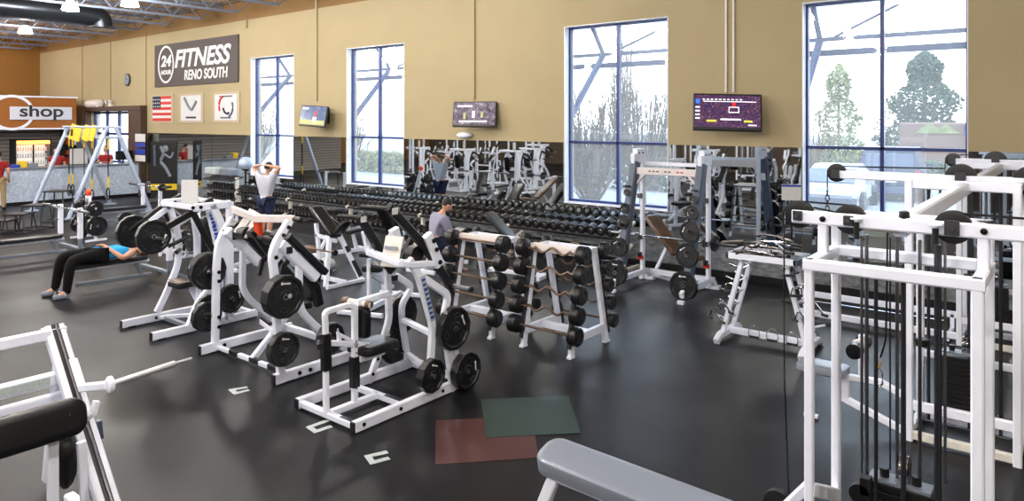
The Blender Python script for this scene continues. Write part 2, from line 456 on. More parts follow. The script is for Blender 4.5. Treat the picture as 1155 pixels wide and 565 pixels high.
# storefront entrance door
d = bpy.data.objects.new('door_1', None); col.objects.link(d); d.location = ((DX0+DX1)/2,WY,0); ORI[d.name] = V(d.location); struct(d)
mb = MB(); xs = [DX0, DX0+(DX1-DX0)*.30, DX0+(DX1-DX0)*.58, DX1]; yg = WY+.15
for x in (DX0+.05, xs[1], xs[2], DX1-.05): mb.bx((x-.06,yg-.05,0),(x+.06,yg+.05,DZ),'blue_frame')
for z in (.06, 1.1, 2.2, DZ-.06): mb.bx((DX0,yg-.04,z-.05),(DX1,yg+.04,z+.05),'blue_frame')
mb.build('door_frame', d)
MB().bx((DX0,yg-.004,.05),(DX1,yg+.004,DZ),'glass',0).build('pane', d)
mb = MB(); mb.bx((DX0-.1,WY-.25,DZ),(wx(166),WY,DZ+.18),'brown'); mb.bx((DX0-.12,WY-.22,0),(DX0,WY,DZ),'brown')
mb.bx((DX1,WY-.25,0),(wx(166),WY,DZ),'brown'); struct(mb.build('trim_5'))
for i,(u,v0,v1,mm) in enumerate(((158,151,160,'paper'),(158,161,166,'mark_blue'),(158,168,174,'mark_blue'),(158,175,182,'paper'))):
    p = PY(WY-.26,u,v0); q = PY(WY-.26,u,v1)
    setp(MB().bx((p.x-.4,WY-.262,q.z),(p.x+.4,WY-.252,p.z),mm).build('notice_sheet'), ['white notice sheet, topmost on the brown column by the entrance','blue notice sheet just below the top sheet on the brown column','second blue notice sheet, third down on the brown column','white notice sheet, lowest on the brown column by the entrance'][i], 'notice')
# shop soffit and slat wall
mb = MB(); mb.bx((-36.98,-2,2.40),(-31.3,11.3,3.64),'sign_orange',.01)
mb.bx((-31.34,-2,3.60),(-31.26,11.33,3.66),'white'); mb.bx((-31.34,-2,2.37),(-31.26,11.33,2.43),'white'); struct(mb.build('trim_6'))
mb = MB()
z = .0
while z < 2.36: mb.bx((-33.05,-2,z),(-33.0,11.3,z+.13),'slat',.01); z += .15
mb.bx((-33.2,-2,0),(-33.05,11.8,2.38),'charcoal',0); struct(mb.build('wall_shop'))
sg = thing('shop_sign','brushed metal panel reading shop with a white ring on the orange fascia','sign',(-31.25,10.4,3.05))
def SX(u,v,x=-31.22): return PX(x,u,v)
p0 = SX(11,120); p1 = SX(81,135)
sp_ = MB().bx((-31.24,p0.y,min(p0.z,p1.z)),(-31.2,p1.y,max(p0.z,p1.z)),'brushed').build('sign_panel', sg)
c = SX(14,127); mb = MB(); ring = [V((-31.26,c.y+math.cos(t)*.68,c.z+math.sin(t)*.62)) for t in [2*PI*i/48 for i in range(48)]]
mb.sweep(ring,[(.0,-.05),(.02,-.05),(.02,.05),(0,.05)],(1,0,0),'white',closed=True); mb.build('ring', sg)
text_mesh('shop',.62,'charcoal','lettering',sp_,(-31.19,SX(47,127).y,SX(47,127).z+.04),(0,1,0),(0,0,1),bold=.012,sx=1.25)
# drinks fridge
fr = thing('drinks_fridge','glass-door drinks fridge with a glowing header behind the front desk','fridge',(-32.5,10.15,0))
y0,y1 = PX(-32.3,17,200).y, PX(-32.3,58,200).y
mb = MB(); mb.bx((-32.95,y0,0),(-32.85,y1,1.98),'black'); mb.bx((-32.95,y0,0),(-32.3,y0+.05,1.98),'black'); mb.bx((-32.95,y1-.05,0),(-32.3,y1,1.98),'black'); mb.bx((-32.95,y0,0),(-32.3,y1,.25),'black'); mb.bx((-32.95,y0,1.93),(-32.3,y1,1.98),'black'); mb.bx((-32.34,(y0+y1)/2-.03,.25),(-32.3,(y0+y1)/2+.03,1.75),'black'); mb.build('cabinet', fr)
MB().bx((-32.6,y0+.05,1.78),(-32.29,y1-.05,1.92),'fridge_head').build('header', fr)
MB().bx((-32.84,y0+.06,.3),(-32.82,y1-.06,1.74),'fridge_glow').build('back_light', fr)
for z in (.4,.68,.96,1.24,1.5):
    MB().bx((-32.82,y0+.06,z),(-32.38,y1-.06,z+.015),'white').build('shelf', fr)
n = 0
dk = None
for z in (.415,.695,.975,1.255,1.515):
    for i in range(12):
        yy = y0+.14+i*(y1-y0-.28)/11
        if dk is None:
            mb = MB(); mb.lathe((0,0,0),(0,0,1),[(0,.03),(.12,.032),(.16,.014),(.19,.014)],'paper',10); dk = mb.build('drink_bottle'); dk.location = (-32.45,yy,z)
            setp(dk,'small drinks bottle standing on a shelf of the lit fridge','bottle','bottles in the drinks fridge'); dk.data.materials.append(M['mark_red'])
        else: place(dk,(-32.45,yy,z))
# shelf with merchandise
sh = thing('display_shelf','dark display shelf unit of small goods between the fridge and the entrance','shelf',(-31.9,11.5,0))
mb = MB(); mb.bx((-32.9,11.35,0),(-31.4,11.80,.1),'charcoal')
for z in (.5,.9,1.3,1.7): mb.bx((-32.9,11.35,z),(-31.4,11.80,z+.03),'charcoal')
mb.bx((-32.9,11.78,0),(-31.4,11.82,2.1),'charcoal'); mb.bx((-32.9,11.35,0),(-32.86,11.8,2.1),'charcoal'); mb.bx((-31.44,11.35,0),(-31.4,11.8,2.1),'charcoal'); mb.build('case', sh)
for j,z in enumerate((.93,1.33,1.73)):
    for i in range(5):
        mm = random.choice(['paper','orange','mark_red','yellow','mark_blue','wood'])
        o = MB().bx((-32.75+i*.27,11.42,z),(-32.60+i*.27,11.6,z+random.uniform(.14,.3)),mm).build('merchandise_box')
        setp(o,'small packaged item on the display shelf near the entrance','box','goods on the display shelf')
# front desk
y0 = 7.53
dk_ = thing('front_desk','long front desk with pale blue-grey speckled front beside the entrance','desk',(-26.9,9.7,0))
MB().bx((-26.55,y0,.1),(-26.5,WY-.1,1.13),'desk_front').build('front_panel', dk_)
MB().bx((-26.6,y0+.03,0),(-26.55,WY-.1,.12),'black').build('kick_base', dk_)
MB().bx((-27.3,y0-.03,1.13),(-26.45,WY-.1,1.19),'pad_grey').build('desk_top', dk_)
MB().bx((-27.2,y0,0),(-26.56,y0+.05,1.13),'desk_front').build('side_panel', dk_)
MB().bx((-27.25,y0+.05,0),(-27.2,WY-.1,1.13),'charcoal').build('rear_panel', dk_)
def desk_item(name, label, cat, y, w, h, mm, x=-26.9):
    o = MB().bx((x-.12,y-w/2,1.19),(x+.12,y+w/2,1.19+h),mm,.01).build(name); setp(o,label,cat)
desk_item('teal_ball_stand','small teal object at the far left end of the front desk','ornament',PX(-26.9,17,188).y,.25,.1,'mark_blue')
desk_item('yellow_jar','small yellow jar on the left of the front desk','jar',PX(-26.9,25,188).y,.22,.2,'yellow')
desk_item('grey_tray','low grey tray on the front desk before the left staff member','tray',PX(-26.9,36,188).y,.3,.12,'pad_grey')
def monitor(label, u, x=-26.95):
    y = PX(x,u,180).y; t = thing('desk_monitor',label,'monitor',(x,y,1.19))
    MB().bx((x-.02,y-.26,1.30),(x+.02,y+.26,1.62),'black').build('display', t); mb = MB(); mb.bx((x-.03,y-.03,1.19),(x+.0,y+.03,1.32),'charcoal'); mb.bx((x-.1,y-.12,1.19),(x+.1,y+.12,1.205),'charcoal'); mb.build('stand', t)
monitor('black monitor on the front desk right of the standing clerk',139); monitor('black monitor at the right end of the front desk',147)
st = thing('paper_stand','upright holder with white flyers on the middle of the front desk','stand',(-26.85,PX(-26.85,89,180).y,1.19)); y = st.location.y
MB().bx((-26.9,y-.28,1.19),(-26.87,y+.28,1.75),'paper').build('flyer', st); MB().bx((-26.95,y-.3,1.19),(-26.8,y+.3,1.22),'charcoal').build('base', st)
# ------------------------------------------------------------------ wall sign, posters, clock
def wallrect(u0,v0,u1,v1,y=WY):
    a = PY(y,u0,v0); b2 = PY(y,u1,v1); return a.x,b2.x
def wp(u,v,off=0): return PY(WY-off,u,v)
bl = wp(176,98); tl = wp(176,52); tr = wp(270,38.5); brr = wp(270,93)
z0 = (bl.z+brr.z)/2; z1 = (tl.z+tr.z)/2
mat('sign_brown',(.25,.21,.20),.6)
sg = thing('fitness_banner','large dark brown banner sign reading 24 HOUR FITNESS RENO SOUTH','sign',((bl.x+brr.x)/2,WY-.03,z0))
bp_ = MB().bx((bl.x,WY-.05,z0),(brr.x,WY-.002,z1),'sign_brown').build('panel', sg)
W = brr.x-bl.x; Hh = z1-z0; yy = WY-.056
cxr, czr, rx_, rz_ = bl.x+W*.155, z0+Hh*.52, W*.098, Hh*.42
mb = MB(); ring = [V((cxr+math.cos(t)*rx_,yy,czr+math.sin(t)*rz_)) for t in [2*PI*i/48 for i in range(48)]]
mb.sweep(ring,[(-.005,-.035),(.005,-.035),(.005,.035),(-.005,.035)],(0,1,0),'mark_white',closed=True); mb.build('ring', sg)
text_mesh('24',.52,'mark_white','lettering',bp_,(cxr,yy,czr+.10),(1,0,0),(0,0,1),shear=.15,bold=.018,sx=1.35)
text_mesh('HOUR',.20,'mark_white','lettering',bp_,(cxr,yy,czr-.28),(1,0,0),(0,0,1),shear=.15,bold=.008,sx=1.25)
text_mesh('FITNESS',.82,'mark_white','lettering',bp_,(bl.x+W*.585,yy,z0+Hh*.60),(1,0,0),(0,0,1),shear=.25,bold=.022,sx=1.22)
text_mesh('RENO SOUTH',.46,'mark_white','lettering',bp_,(bl.x+W*.64,yy,z0+Hh*.22),(1,0,0),(0,0,1),shear=.12,bold=.010,sx=.95)
def poster(u0,u1,v0,v1,label):
    a = wp(u0,v0); b2 = wp(u1,v1); zz0 = b2.z; zz1 = wp((u0+u1)/2,v0).z
    zz0 = wp((u0+u1)/2,v1).z
    t = thing('framed_poster',label,'poster',((a.x+b2.x)/2,WY-.03,zz0))
    MB().bx((a.x,WY-.03,zz0),(b2.x,WY-.002,zz1),'clear_frame').build('acrylic_frame', t)
    return t,a.x,b2.x,zz0,zz1
t,a,b2,zz0,zz1 = poster(171.5,196,106,139,'framed flag poster with red and white stripes below the banner sign')
w=b2-a; h=zz1-zz0; mb = MB()
for i in range(9):
    mb.bx((a+w*.08,WY-.036,zz0+h*(.08+i*.093)),(b2-w*.08,WY-.031,zz0+h*(.08+(i+1)*.093)),'mark_red' if i%2==0 else 'paper',0)
mb.bx((a+w*.08,WY-.040,zz0+h*.50),(a+w*.45,WY-.034,zz0+h*.917),'navy',0)
for i in range(4):
    for j in range(3): mb.box((a+w*(.13+i*.085),WY-.042,zz0+h*(.57+j*.12)),(.05,.006,.05),'paper',Ry(PI/4),0)
mb.build('print', t)
t,a,b2,zz0,zz1 = poster(203,230,105,139,'framed pale poster with a grey bird shape, middle of the three posters')
w=b2-a; h=zz1-zz0; mb = MB(); mb.bx((a+w*.08,WY-.036,zz0+h*.08),(b2-w*.08,WY-.031,zz1-h*.08),'paper',0)
mb.rod([(a+w*.25,WY-.037,zz0+h*.85),(a+w*.42,WY-.037,zz0+h*.55),(a+w*.55,WY-.037,zz0+h*.42),(a+w*.75,WY-.037,zz0+h*.72)],.05,'pad_grey',6,.2)
mb.bx((a+w*.3,WY-.04,zz0+h*.16),(a+w*.72,WY-.034,zz0+h*.22),'navy',0); mb.build('print', t)
t,a,b2,zz0,zz1 = poster(241,271,103.5,138.5,'framed white poster with three coloured arcs, rightmost of the three posters')
w=b2-a; h=zz1-zz0; mb = MB(); mb.bx((a+w*.08,WY-.036,zz0+h*.08),(b2-w*.08,WY-.031,zz1-h*.08),'paper',0)
for (dx,dz,a0,mm,r) in ((-.05,.03,100,'mark_red',.30),(.06,.0,190,'navy',.22),(.10,-.02,280,'slate',.28)):
    mb.rod([V((a+w*(.5+dx)+r*math.cos(math.radians(a0+k*14)),WY-.038,zz0+h*(.52+dz)+r*math.sin(math.radians(a0+k*14)))) for k in range(9)],.035,mm,6)
mb.bx((a+w*.25,WY-.04,zz0+h*.83),(a+w*.75,WY-.034,zz0+h*.88),'slate',0); mb.bx((a+w*.3,WY-.04,zz0+h*.14),(a+w*.7,WY-.034,zz0+h*.19),'slate',0); mb.build('print', t)
p = wp(144.5,90); t = thing('wall_clock','round dark-rimmed clock high on the tan wall left of the banner','clock',(p.x,WY-.04,p.z))
mb = MB(); mb.lathe((p.x,WY-.001,p.z),(0,-1,0),[(0,.24),(.05,.24),(.06,.21)],'charcoal',28); mb.build('rim', t)
mb = MB(); mb.lathe((p.x,WY-.058,p.z),(0,-1,0),[(0,.19),(.008,.19)],'pad_grey',28); mb.build('face', t)
mb = MB(); mb.bx((p.x-.012,WY-.075,p.z),(p.x+.012,WY-.068,p.z+.14),'black'); mb.bx((p.x,WY-.075,p.z-.012),(p.x+.1,WY-.068,p.z+.012),'black'); mb.build('hands', t)
p = wp(106,117,.2); t = thing('wall_tank','white horizontal cylinder mounted above the entrance frame','tank',(p.x,WY-.2,p.z))
MB().lathe((p.x-.55,WY-.2,p.z),(1,0,0),[(0,.05),(.05,.16),(1.05,.16),(1.1,.05)],'cream').build('cylinder', t); MB().bx((p.x-.3,WY-.2,p.z-.03),(p.x+.3,WY,p.z+.03),'cream').build('bracket', t)
p = wp(125,118,.05); t = thing('emergency_light','small white twin-head emergency light above the entrance','light',(p.x,WY-.05,p.z))
MB().bx((p.x-.15,WY-.09,p.z-.08),(p.x+.15,WY,p.z+.08),'cream').build('box', t)
for sx in (-1,1): MB().lathe((p.x+sx*.2,WY-.1,p.z+.12),(0,-1,-.3),[(0,.05),(.08,.09)],'paper',14).build('lamp_head', t)
p = wp(524,152.5,.05); setp(MB().ell((p.x,WY-.06,p.z),(.22,.09,.07),'white').build('oval_wall_light'),'white oval fitting on the wall just above the mirrors','fitting')
p = wp(277,27,.05); setp(MB().bx((p.x-.05,WY-.06,p.z-.12),(p.x+.05,WY,p.z+.12),'wall_tan').build('junction_box'),'small tan junction box high on the wall right of the banner','box')
for (u,v0,v1,lb) in ((357.5,0,114,'tan conduit dropping to the left television'),(535,0,112,'tan conduit dropping to the middle television')):
    x = wx(u); mb = MB(); mb.bx((x-.035,WY-.04,wp(u,v1).z),(x+.035,WY-.001,6.2),'wall_tan'); setp(mb.build('conduit'),lb,'conduit')
for (u,lb) in ((819.5,'left of the two thin conduits above the right television'),(828,'right of the two thin conduits above the right television')):
    x = wx(u); mb = MB(); mb.rod([(x,WY-.02,wp(u,104).z),(x,WY-.02,6.2)],.018,'cream',8); setp(mb.build('conduit'),lb,'conduit')
# ------------------------------------------------------------------ televisions
def tv(u,v,w,label,scr,yaw,tilt,roll=0,yoff=.32,marks=None):
    p = PY(WY-yoff,u,v); h = w*.575
    t = thing('television',label,'television',p); R = Rz(yaw)@Rx(tilt)@Ry(roll)
    def q(x,y,z): return p+R@V((x,y,z))
    MB().box(p,(w,.07,h),'black',R,.012).build('casing', t)
    sc_ = MB().box(q(0,-.038,h*.02),(w*.95,.006,h*.86),scr,R,.001).build('screen', t)
    mb = MB(); mb.box(q(0,.12,0),(.3,.2,.25),'black',R); mb.rod([q(0,.2,0),(p.x,WY-.05,p.z)],.035,'black'); mb.bx((p.x-.15,WY-.05,p.z-.2),(p.x+.15,WY-.001,p.z+.2),'black'); mb.build('wall_bracket', t)
    for (x0,z0_,x1,z1_,mm) in (marks or []):
        MB().box(q((x0+x1)/2*w,-.043,(z0_+z1_)/2*h),((x1-x0)*w,.003,(z1_-z0_)*h),mm,R,0).build('screen_graphic', sc_)
for n_,c_ in (('tvw',(.9,.9,.92)),('tvr',(.8,.12,.12)),('tvy',(.85,.75,.25)),('tvb',(.15,.4,.85)),('tvg',(.55,.55,.35)),('tvd',(.10,.09,.14))): emis(n_,c_,.8)
tv(354,131,.98,'left television, tilted, showing a figure against blue water','tv_blue',math.radians(8),math.radians(-10),math.radians(3),.40,[(-.47,-.42,.47,-.2,'tvg'),(.06,-.2,.13,.25,'tvr'),(.02,-.3,.14,-.05,'tvw'),(-.42,.3,-.2,.38,'tvw')])
tv(535.5,129,.98,'middle television showing pale figures on a dark screen','tv_mix',math.radians(25),math.radians(-12),math.radians(0),.32,[(-.4,.28,-.05,.34,'tvw'),(-.34,-.32,.30,-.26,'tvw'),(-.05,-.15,.01,.12,'tvw'),(.15,-.15,.20,.10,'tvg'),(-.25,-.2,-.2,.05,'tvg')])
mk = [(-.46,.22,-.40,.34,'tvb'),(.02,-.02,.17,.0,'tvw'),(.02,.12,.17,.14,'tvw'),(.02,-.02,.03,.14,'tvw'),(.16,-.02,.17,.14,'tvw'),(.07,.16,.12,.26,'tvr'),(-.30,-.27,-.16,-.22,'tvy'),(.24,-.27,.36,-.22,'tvy'),(-.1,-.22,.2,-.18,'tvw'),(-.35,.27,.42,.29,'tvw'),(.3,-.36,.42,-.33,'tvw')]
mk += [(-.465,.10-i*.1,-.40,.14-i*.1,'tvw') for i in range(4)]
mk += [(-.36+i*.06,.32,-.325+i*.06,.35,'tvw') for i in range(10)]
tv(820,127,1.10,'right television, tilted forward, showing a basketball game','tv_crowd',math.radians(28),math.radians(-14),math.radians(1.5),.44,mk)
# ------------------------------------------------------------------ roof structure, duct, lamps
tr0 = None
x = -35.8; k = 0
while x < 6:
    if tr0 is None:
        mb = MB(); zb, zt = 5.84, ZC-.04; ya, yb = WY-.8, YB+.8
        for s_ in (-.03,.03): mb.tube([(s_,WY-.05,zt),(s_,YB+.05,zt)],.035,.06,'joist'); mb.tube([(s_,ya,zb),(s_,yb,zb)],.035,.06,'joist')
        y = ya; up = True; pts = [(0,WY-.25,zt)]
        while y > yb: pts.append((0,y,zb if up else zt)); up = not up; y -= .42
        mb.tube(pts,.03,.03,'joist'); tr0 = mb.build('roof_truss'); tr0.location = (x,0,0)
        setp(tr0,'blue-grey open-web steel roof truss under the roof deck','truss','steel roof trusses')
    else: place(tr0,(x,0,0))
    x += 2.1
dt = thing('air_duct','dark round air duct under the roof ending in a downturned elbow','duct',(-22.9,8.7,5.9))
mb = MB(); mb.rod([(-22.9,-12.9,5.86),(-22.9,8.3,5.86),(-22.9,8.9,5.8),(-22.9,8.95,5.5)],.31,'duct',20,.35); mb.build('pipe', dt)
mb = MB(); mb.lathe((-22.9,8.95,5.5),(0,0,-1),[(0,.31),(.02,.42),(.06,.44)],'steel',24); mb.build('flange', dt)
mb = MB(); mb.lathe((-22.9,-1,5.86),(0,1,0),[(0,.32),(.05,.32)],'steel',20)
for yy in (2,5,7.4): mb.lathe((-22.9,yy,5.86),(0,1,0),[(0,.325),(.05,.325)],'duct',20)
mb.build('joint_band', dt)
lamp0 = None
def lamp(x,y,label,group='high-bay lamps under the roof'):
    global lamp0
    if lamp0 is None:
        lamp0 = thing('high_bay_lamp',label,'lamp',(0,0,0),group)
        mb = MB(); mb.rod([(0,0,.42),(0,0,.9)],.02,'steel',8); mb.lathe((0,0,.22),(0,0,1),[(0,.12),(.2,.11),(.22,.04)],'steel',16); mb.build('ballast', lamp0, True)
        mb = MB(); mb.lathe((0,0,-.02),(0,0,1),[(0,.19),(.015,.20),(.13,.17),(.20,.11),(.23,.08)],'lamp_glow',24); mb.build('diffuser', lamp0, True)
        lamp0.location = (x,y,5.55); return lamp0
    return place(lamp0,(x,y,5.55),label=label,group=group)
lamp(-26.6,8.1,'glowing bell-shaped high-bay lamp, lowest of those in view at far left')
lamp(-18.3,7.8,'glowing bell-shaped high-bay lamp at the top edge, rightmost in view')
lamp(-20.2,7.15,'brilliant starry high-bay lamp right beside the dark duct')
for i,xx in enumerate((-34,-14.1,-9.9,)): lamp(xx,7.8,'high-bay lamp in the row nearest the windows')
for yy in (3.2,-1.5,-6.5):
    for xx in (-33,-28.5,-24,-19.5,-15,-10.5,-6,-1.5,3): lamp(xx,yy+(.0),'high-bay lamp over the middle of the gym floor')
# ------------------------------------------------------------------ floor markings and inlaid mats
def quad(pts, z, h, m, name):
    mb = MB(); P = [PZ(0,*p) for p in pts]; n = len(P)
    vs = [V((p.x,p.y,z)) for p in P]+[V((p.x,p.y,z+h)) for p in P]
    fs = [list(range(n))[::-1], [n+i for i in range(n)]]+[[i,(i+1)%n,n+(i+1)%n,n+i] for i in range(n)]
    c = (P[1]-P[0]).cross(P[2]-P[1]).z
    if c < 0: fs = [f[::-1] for f in fs]
    return mb.add(vs,fs,m).build(name)
setp(quad([(491.5,474.5),(600,469.5),(607.5,516.5),(491,524)],0,.003,'mat_red','floor_mat'),'dark red rectangular inlaid floor mat partly under the green one','mat')
setp(quad([(542.5,451),(641,446.5),(655,489),(548.5,494)],.003,.003,'mat_green','floor_mat'),'dark green rectangular inlaid floor mat overlapping the red one','mat')
def bracket(pa,pb,pc,pd,label):
    mb = MB(); P = [PZ(0,*p)+V((0,0,.003)) for p in (pa,pb,pc,pd)]
    mb.tube(P,.004,.05,'label_grey',ref=(0,0,1))
    setp(mb.build('floor_marking'),label,'floor marking')
bracket((371,474),(349,482),(356,487),(374,481),'pale bracket-shaped floor marking by the nearest machine base')
bracket((279,437),(261,440),(266,444),(281,440),'pale bracket-shaped floor marking left of the middle machine base')
bracket((437,510),(415,515),(420,522),(439,517),'pale bracket-shaped floor marking left of the red mat')
# ------------------------------------------------------------------ outside
struct(MB().bx((-120,WY+T,-.25),(90,140,-.12),'asphalt',0).build('trim_7'))
setp(MB().bx((-60,14.6,-.12),(20,19,-.06),'grass',0).build('grass_verge'),'strip of pale grass outside the windows','grass',kind='stuff')
cn = thing('entrance_canopy','blue steel canopy beams and braces outside above the windows','canopy',(-10,13.5,2.85))
mb = MB(); mb.bx((-26,13.44,4.13),(6,13.56,4.20),'blue_frame'); mb.bx((-26,13.40,3.87),(6,13.60,3.97),'blue_frame'); mb.build('beam', cn)
for x in (-20,-15.2,-8.2,-3.65,1):
    mb = MB(); mb.rod([(x,WY+T,2.75),(x,13.5,4.15)],.07,'blue_frame',10); mb.rod([(x,13.5,4.17),(x,12.6,5.3)],.05,'blue_frame',10); mb.rod([(x+.25,13.5,4.2),(x+1.2,14.6,4.9)],.025,'blue_frame',8); mb.build('brace', cn)
mb = MB(); mb.rod([(-26,14.9,5.0),(6,14.9,5.0)],.03,'blue_frame',8); mb.build('tie_rod', cn)
mb = MB(); vs=[]; k_=0; x = -26.0
while x < 6: vs += [V((x,13.3,4.62+.03*(k_%2))),V((x,16.2,5.75+.03*(k_%2)))]; x += .12; k_ += 1
mb.add(vs,[[2*i,2*i+1,2*i+3,2*i+2] for i in range(k_-1)],'paper'); mb.build('roof_sheet', cn)
def car(label,name,cat,u,y,paint,big,front):
    p = PY(y,u,200); t = thing(name,label,cat,(p.x,y,-.12)); W,Lh,Hc = (2.0,4.6,1.85) if big else (1.85,4.4,1.42); rz = math.radians(4)
    def prof(pts,w0,w1,m,nm):   # cross-section lofted along the length, seen in the side plane
        mb = MB(); vs=[]; k=len(pts)
        for (yy,zz,ww) in pts: vs += [(-ww/2,yy,zz),(ww/2,yy,zz)]
        vs = [V(v) for v in vs]; fs=[]
        for i in range(k): j=(i+1)%k; fs.append([2*i,2*j,2*j+1,2*i+1])
        fs.append([2*i for i in range(k)]); fs.append([2*i+1 for i in range(k)][::-1]); mb.add(vs,fs,m); return mb.build(nm,t,True)
    s = -1 if front else 1
    w = W
    if big:
        body=[(0,.35,w),(0,.75,w),(.08,1.05,w),(.25,1.78,w*.8),(.5,Hc,w*.78),(2.9,Hc,w*.78),(3.5,1.15,w*.92),(4.5,1.0,w*.9),(4.6,.4,w*.95)]
    else:
        body=[(0,.3,w*.95),(0,.62,w),(.9,.84,w),(1.7,1.34,w*.72),(2.0,Hc,w*.7),(3.2,Hc-.02,w*.7),(3.9,.95,w*.9),(4.35,.9,w*.9),(4.4,.35,w*.95)]
    prof(body,0,0,paint,'body')
    mb = MB()
    for sx in (-1,1):
        for yy in (.85,3.7): mb.lathe((sx*(w/2-.12),yy,.34),(sx,0,0),[(0,.34),(.2,.34),(.22,.2)],'black',20)
    mb.build('wheel',t,True)
    mb = MB()
    if big: mb.box((0,.13,1.42),(w*.74,.05,.5),'slate',Rx(math.radians(-13)),.02)
    else: mb.box((0,1.28,1.10),(w*.74,.04,.75),'slate',Rx(math.radians(-58)),.02)
    mb.build('windscreen',t,True)
    mb = MB()
    for sx in (-1,1): mb.box((sx*w*.44,-.01,.95 if big else .62),(.14,.06,.3 if big else .16),'mark_red' if big else 'paper')
    mb.build('lamp_cluster',t,True)
    mb = MB(); mb.box((0,-.05,.42),(w*.96,.14,.22),'slate' if not big else 'slate'); mb.box((0,-.03,.75),(.5,.03,.14),'paper'); mb.build('bumper',t,True)
    mb = MB()
    for sx in (-1,1): mb.box((sx*(w/2+.12),2.9 if big else 1.4,1.15 if big else .95),(.22,.12,.18),paint)
    mb.build('door_mirror',t,True); t.rotation_euler=(0,0,math.radians(5)); return t
mat('car_white', (.62,.63,.66),.3); mat('car_grey', (.22,.25,.32),.3)
car('grey sport utility vehicle parked outside, seen from behind','parked_car','car',1002,27.5,'car_grey',True,False)
car('white low saloon car parked outside left of the grey vehicle','parked_car','car',930,22.5,'car_white',False,True)
# low building with sign
bd = thing('tan_building','low tan block across the car park with a green peak and blue letters','building',PY(40,1051,166)*1)
a = PY(40,1014,138); b2 = PY(40,1092,166); mat('tan_block', (.42,.33,.29),.8)
MB().bx((a.x,40,-.12),(b2.x+4,41.5,a.z),'tan_block').build('wall', bd)
c = PY(39.9,1058,146); P5 = [(-1.0,-.2),(-.4,.32),(0,.08),(.36,.25),(.95,-.2)]
mb = MB(); mb.add([V((c.x+x,39.97,c.z+z)) for x,z in P5]+[V((c.x+x,39.93,c.z+z)) for x,z in P5],[[5,6,7,8,9],[0,1,6,5],[1,2,7,6],[2,3,8,7],[3,4,9,8],[4,0,5,9]],'yellow_tree'); mb.build('peak_emblem', bd)
text_mesh('NV',.75,'mark_blue','lettering',bd,(c.x+1.6,39.9,c.z-.05),(1,0,0),(0,0,1),bold=.02)
# trees
def bare_tree(name,label,x,y,h,spread,n,mm='bark',seed=1,group=None,base=-.12):
    rnd = random.Random(seed); t = thing(name,label,'tree',(x,y,base),group); mb = MB()
    mb.rod([(0,0,0),(0,0,h*.18)],.12,mm,8); tw = MB()
    for i in range(n):
        a = rnd.uniform(0,2*PI); r = rnd.uniform(.2,1)*spread; k = 5; p0 = V((0,0,h*.1)); tip = V((math.cos(a)*r,math.sin(a)*r,h*rnd.uniform(.6,1)*(1-.25*(r/spread)**2)))
        pts = [p0.lerp(tip,j/k)+V((math.cos(a),math.sin(a),0))*r*.18*math.sin(PI*j/k)+V((rnd.uniform(-1,1),rnd.uniform(-1,1),0))*.06*(j>0) for j in range(k+1)]
        tw.rod(pts,.016,mm,4)
        for q in range(7):
            b0 = pts[1].lerp(pts[-1],rnd.random()); d = (tip-p0).normalized()+V((rnd.uniform(-.7,.7),rnd.uniform(-.7,.7),0))
            tw.rod([b0,b0+d*rnd.uniform(.3,.8)*h*.18],.009,mm,3)
    mb.build('trunk',t,True); tw.build('branches',t,True); return t
def leafy(name,label,x,y,h,r,mm,seed,cone=True,n=900,group=None):
    n = int(n)
    rnd = random.Random(seed); t = thing(name,label,'tree' if h>1.6 else 'hedge',(x,y,-.12),group)
    mb = MB(); mb.rod([(0,0,0),(0,0,h*.85)],r*.05,'bark',8); mb.build('trunk',t,True); mb = MB()
    for i in range(n):
        z = rnd.uniform(.08,1); rad = r*(min(1,1.15*(1-z)**.55)*(.8+.2*math.sin(z*19+seed)) if cone else math.sqrt(max(0,1-(2*z-1)**2)))*rnd.uniform(.55,1.06); a = rnd.uniform(0,2*PI)
        c = V((math.cos(a)*rad,math.sin(a)*rad,h*z)); s = rnd.uniform(.07,.16); d = V([rnd.uniform(-1,1) for _ in range(3)]).normalized(); e = d.orthogonal().normalized()*s; f = d.cross(e).normalized()*s*.8
        mb.add([c+e,c+f,c-e,c-f,c+d*s*.7,c-d*s*.4],[[0,1,4],[1,2,4],[2,3,4],[3,0,4],[1,0,5],[2,1,5],[3,2,5],[0,3,5]],mm)
    mb.build('foliage',t,True); return t
p = PY(48,1043,160); leafy('evergreen_tree','large dark evergreen tree outside the right half of the fourth window',p.x,48,6.9,2.7,'pine',3,True,n=4200)
p = PY(40,946,160); leafy('young_tree','slim yellow-green tree outside the left half of the fourth window',p.x,40,5.8,1.5,'yellow_tree',4,n=1100)
p = PY(48,1008,160); leafy('background_tree','smaller tree behind the big evergreen outside',p.x-1,56,4.2,1.6,'bark',8,False,500)
p = PY(26,920,160); bare_tree('bare_shrub','reddish bare shrub at the left of the fourth window',PY(34,918,160).x,34,4.2,1.2,26,'pad_brown',5)
p = PY(21,725,160); bare_tree('bare_tree','large bare tree filling the right pane of the third window',p.x,21,4.9,1.9,110,'bark',11)
p = PY(16.5,665,160); bare_tree('bare_tree','bare spreading shrub tree in the left pane of the third window',p.x,16.5,3.9,1.2,90,'bark',12)
p = PY(30,703,160); bare_tree('bare_tree','tall narrow bare tree behind the mullion of the third window',p.x,30,8.2,.8,45,'bark',13)
p = PY(19,417,160); bare_tree('bare_tree','bare upright tree outside the second window',p.x,17.5,4.3,1.2,110,'bark',14)
p = PY(19,305,160); bare_tree('bare_tree','bare upright tree outside the first window',p.x,18,4.2,1.4,100,'bark',15)
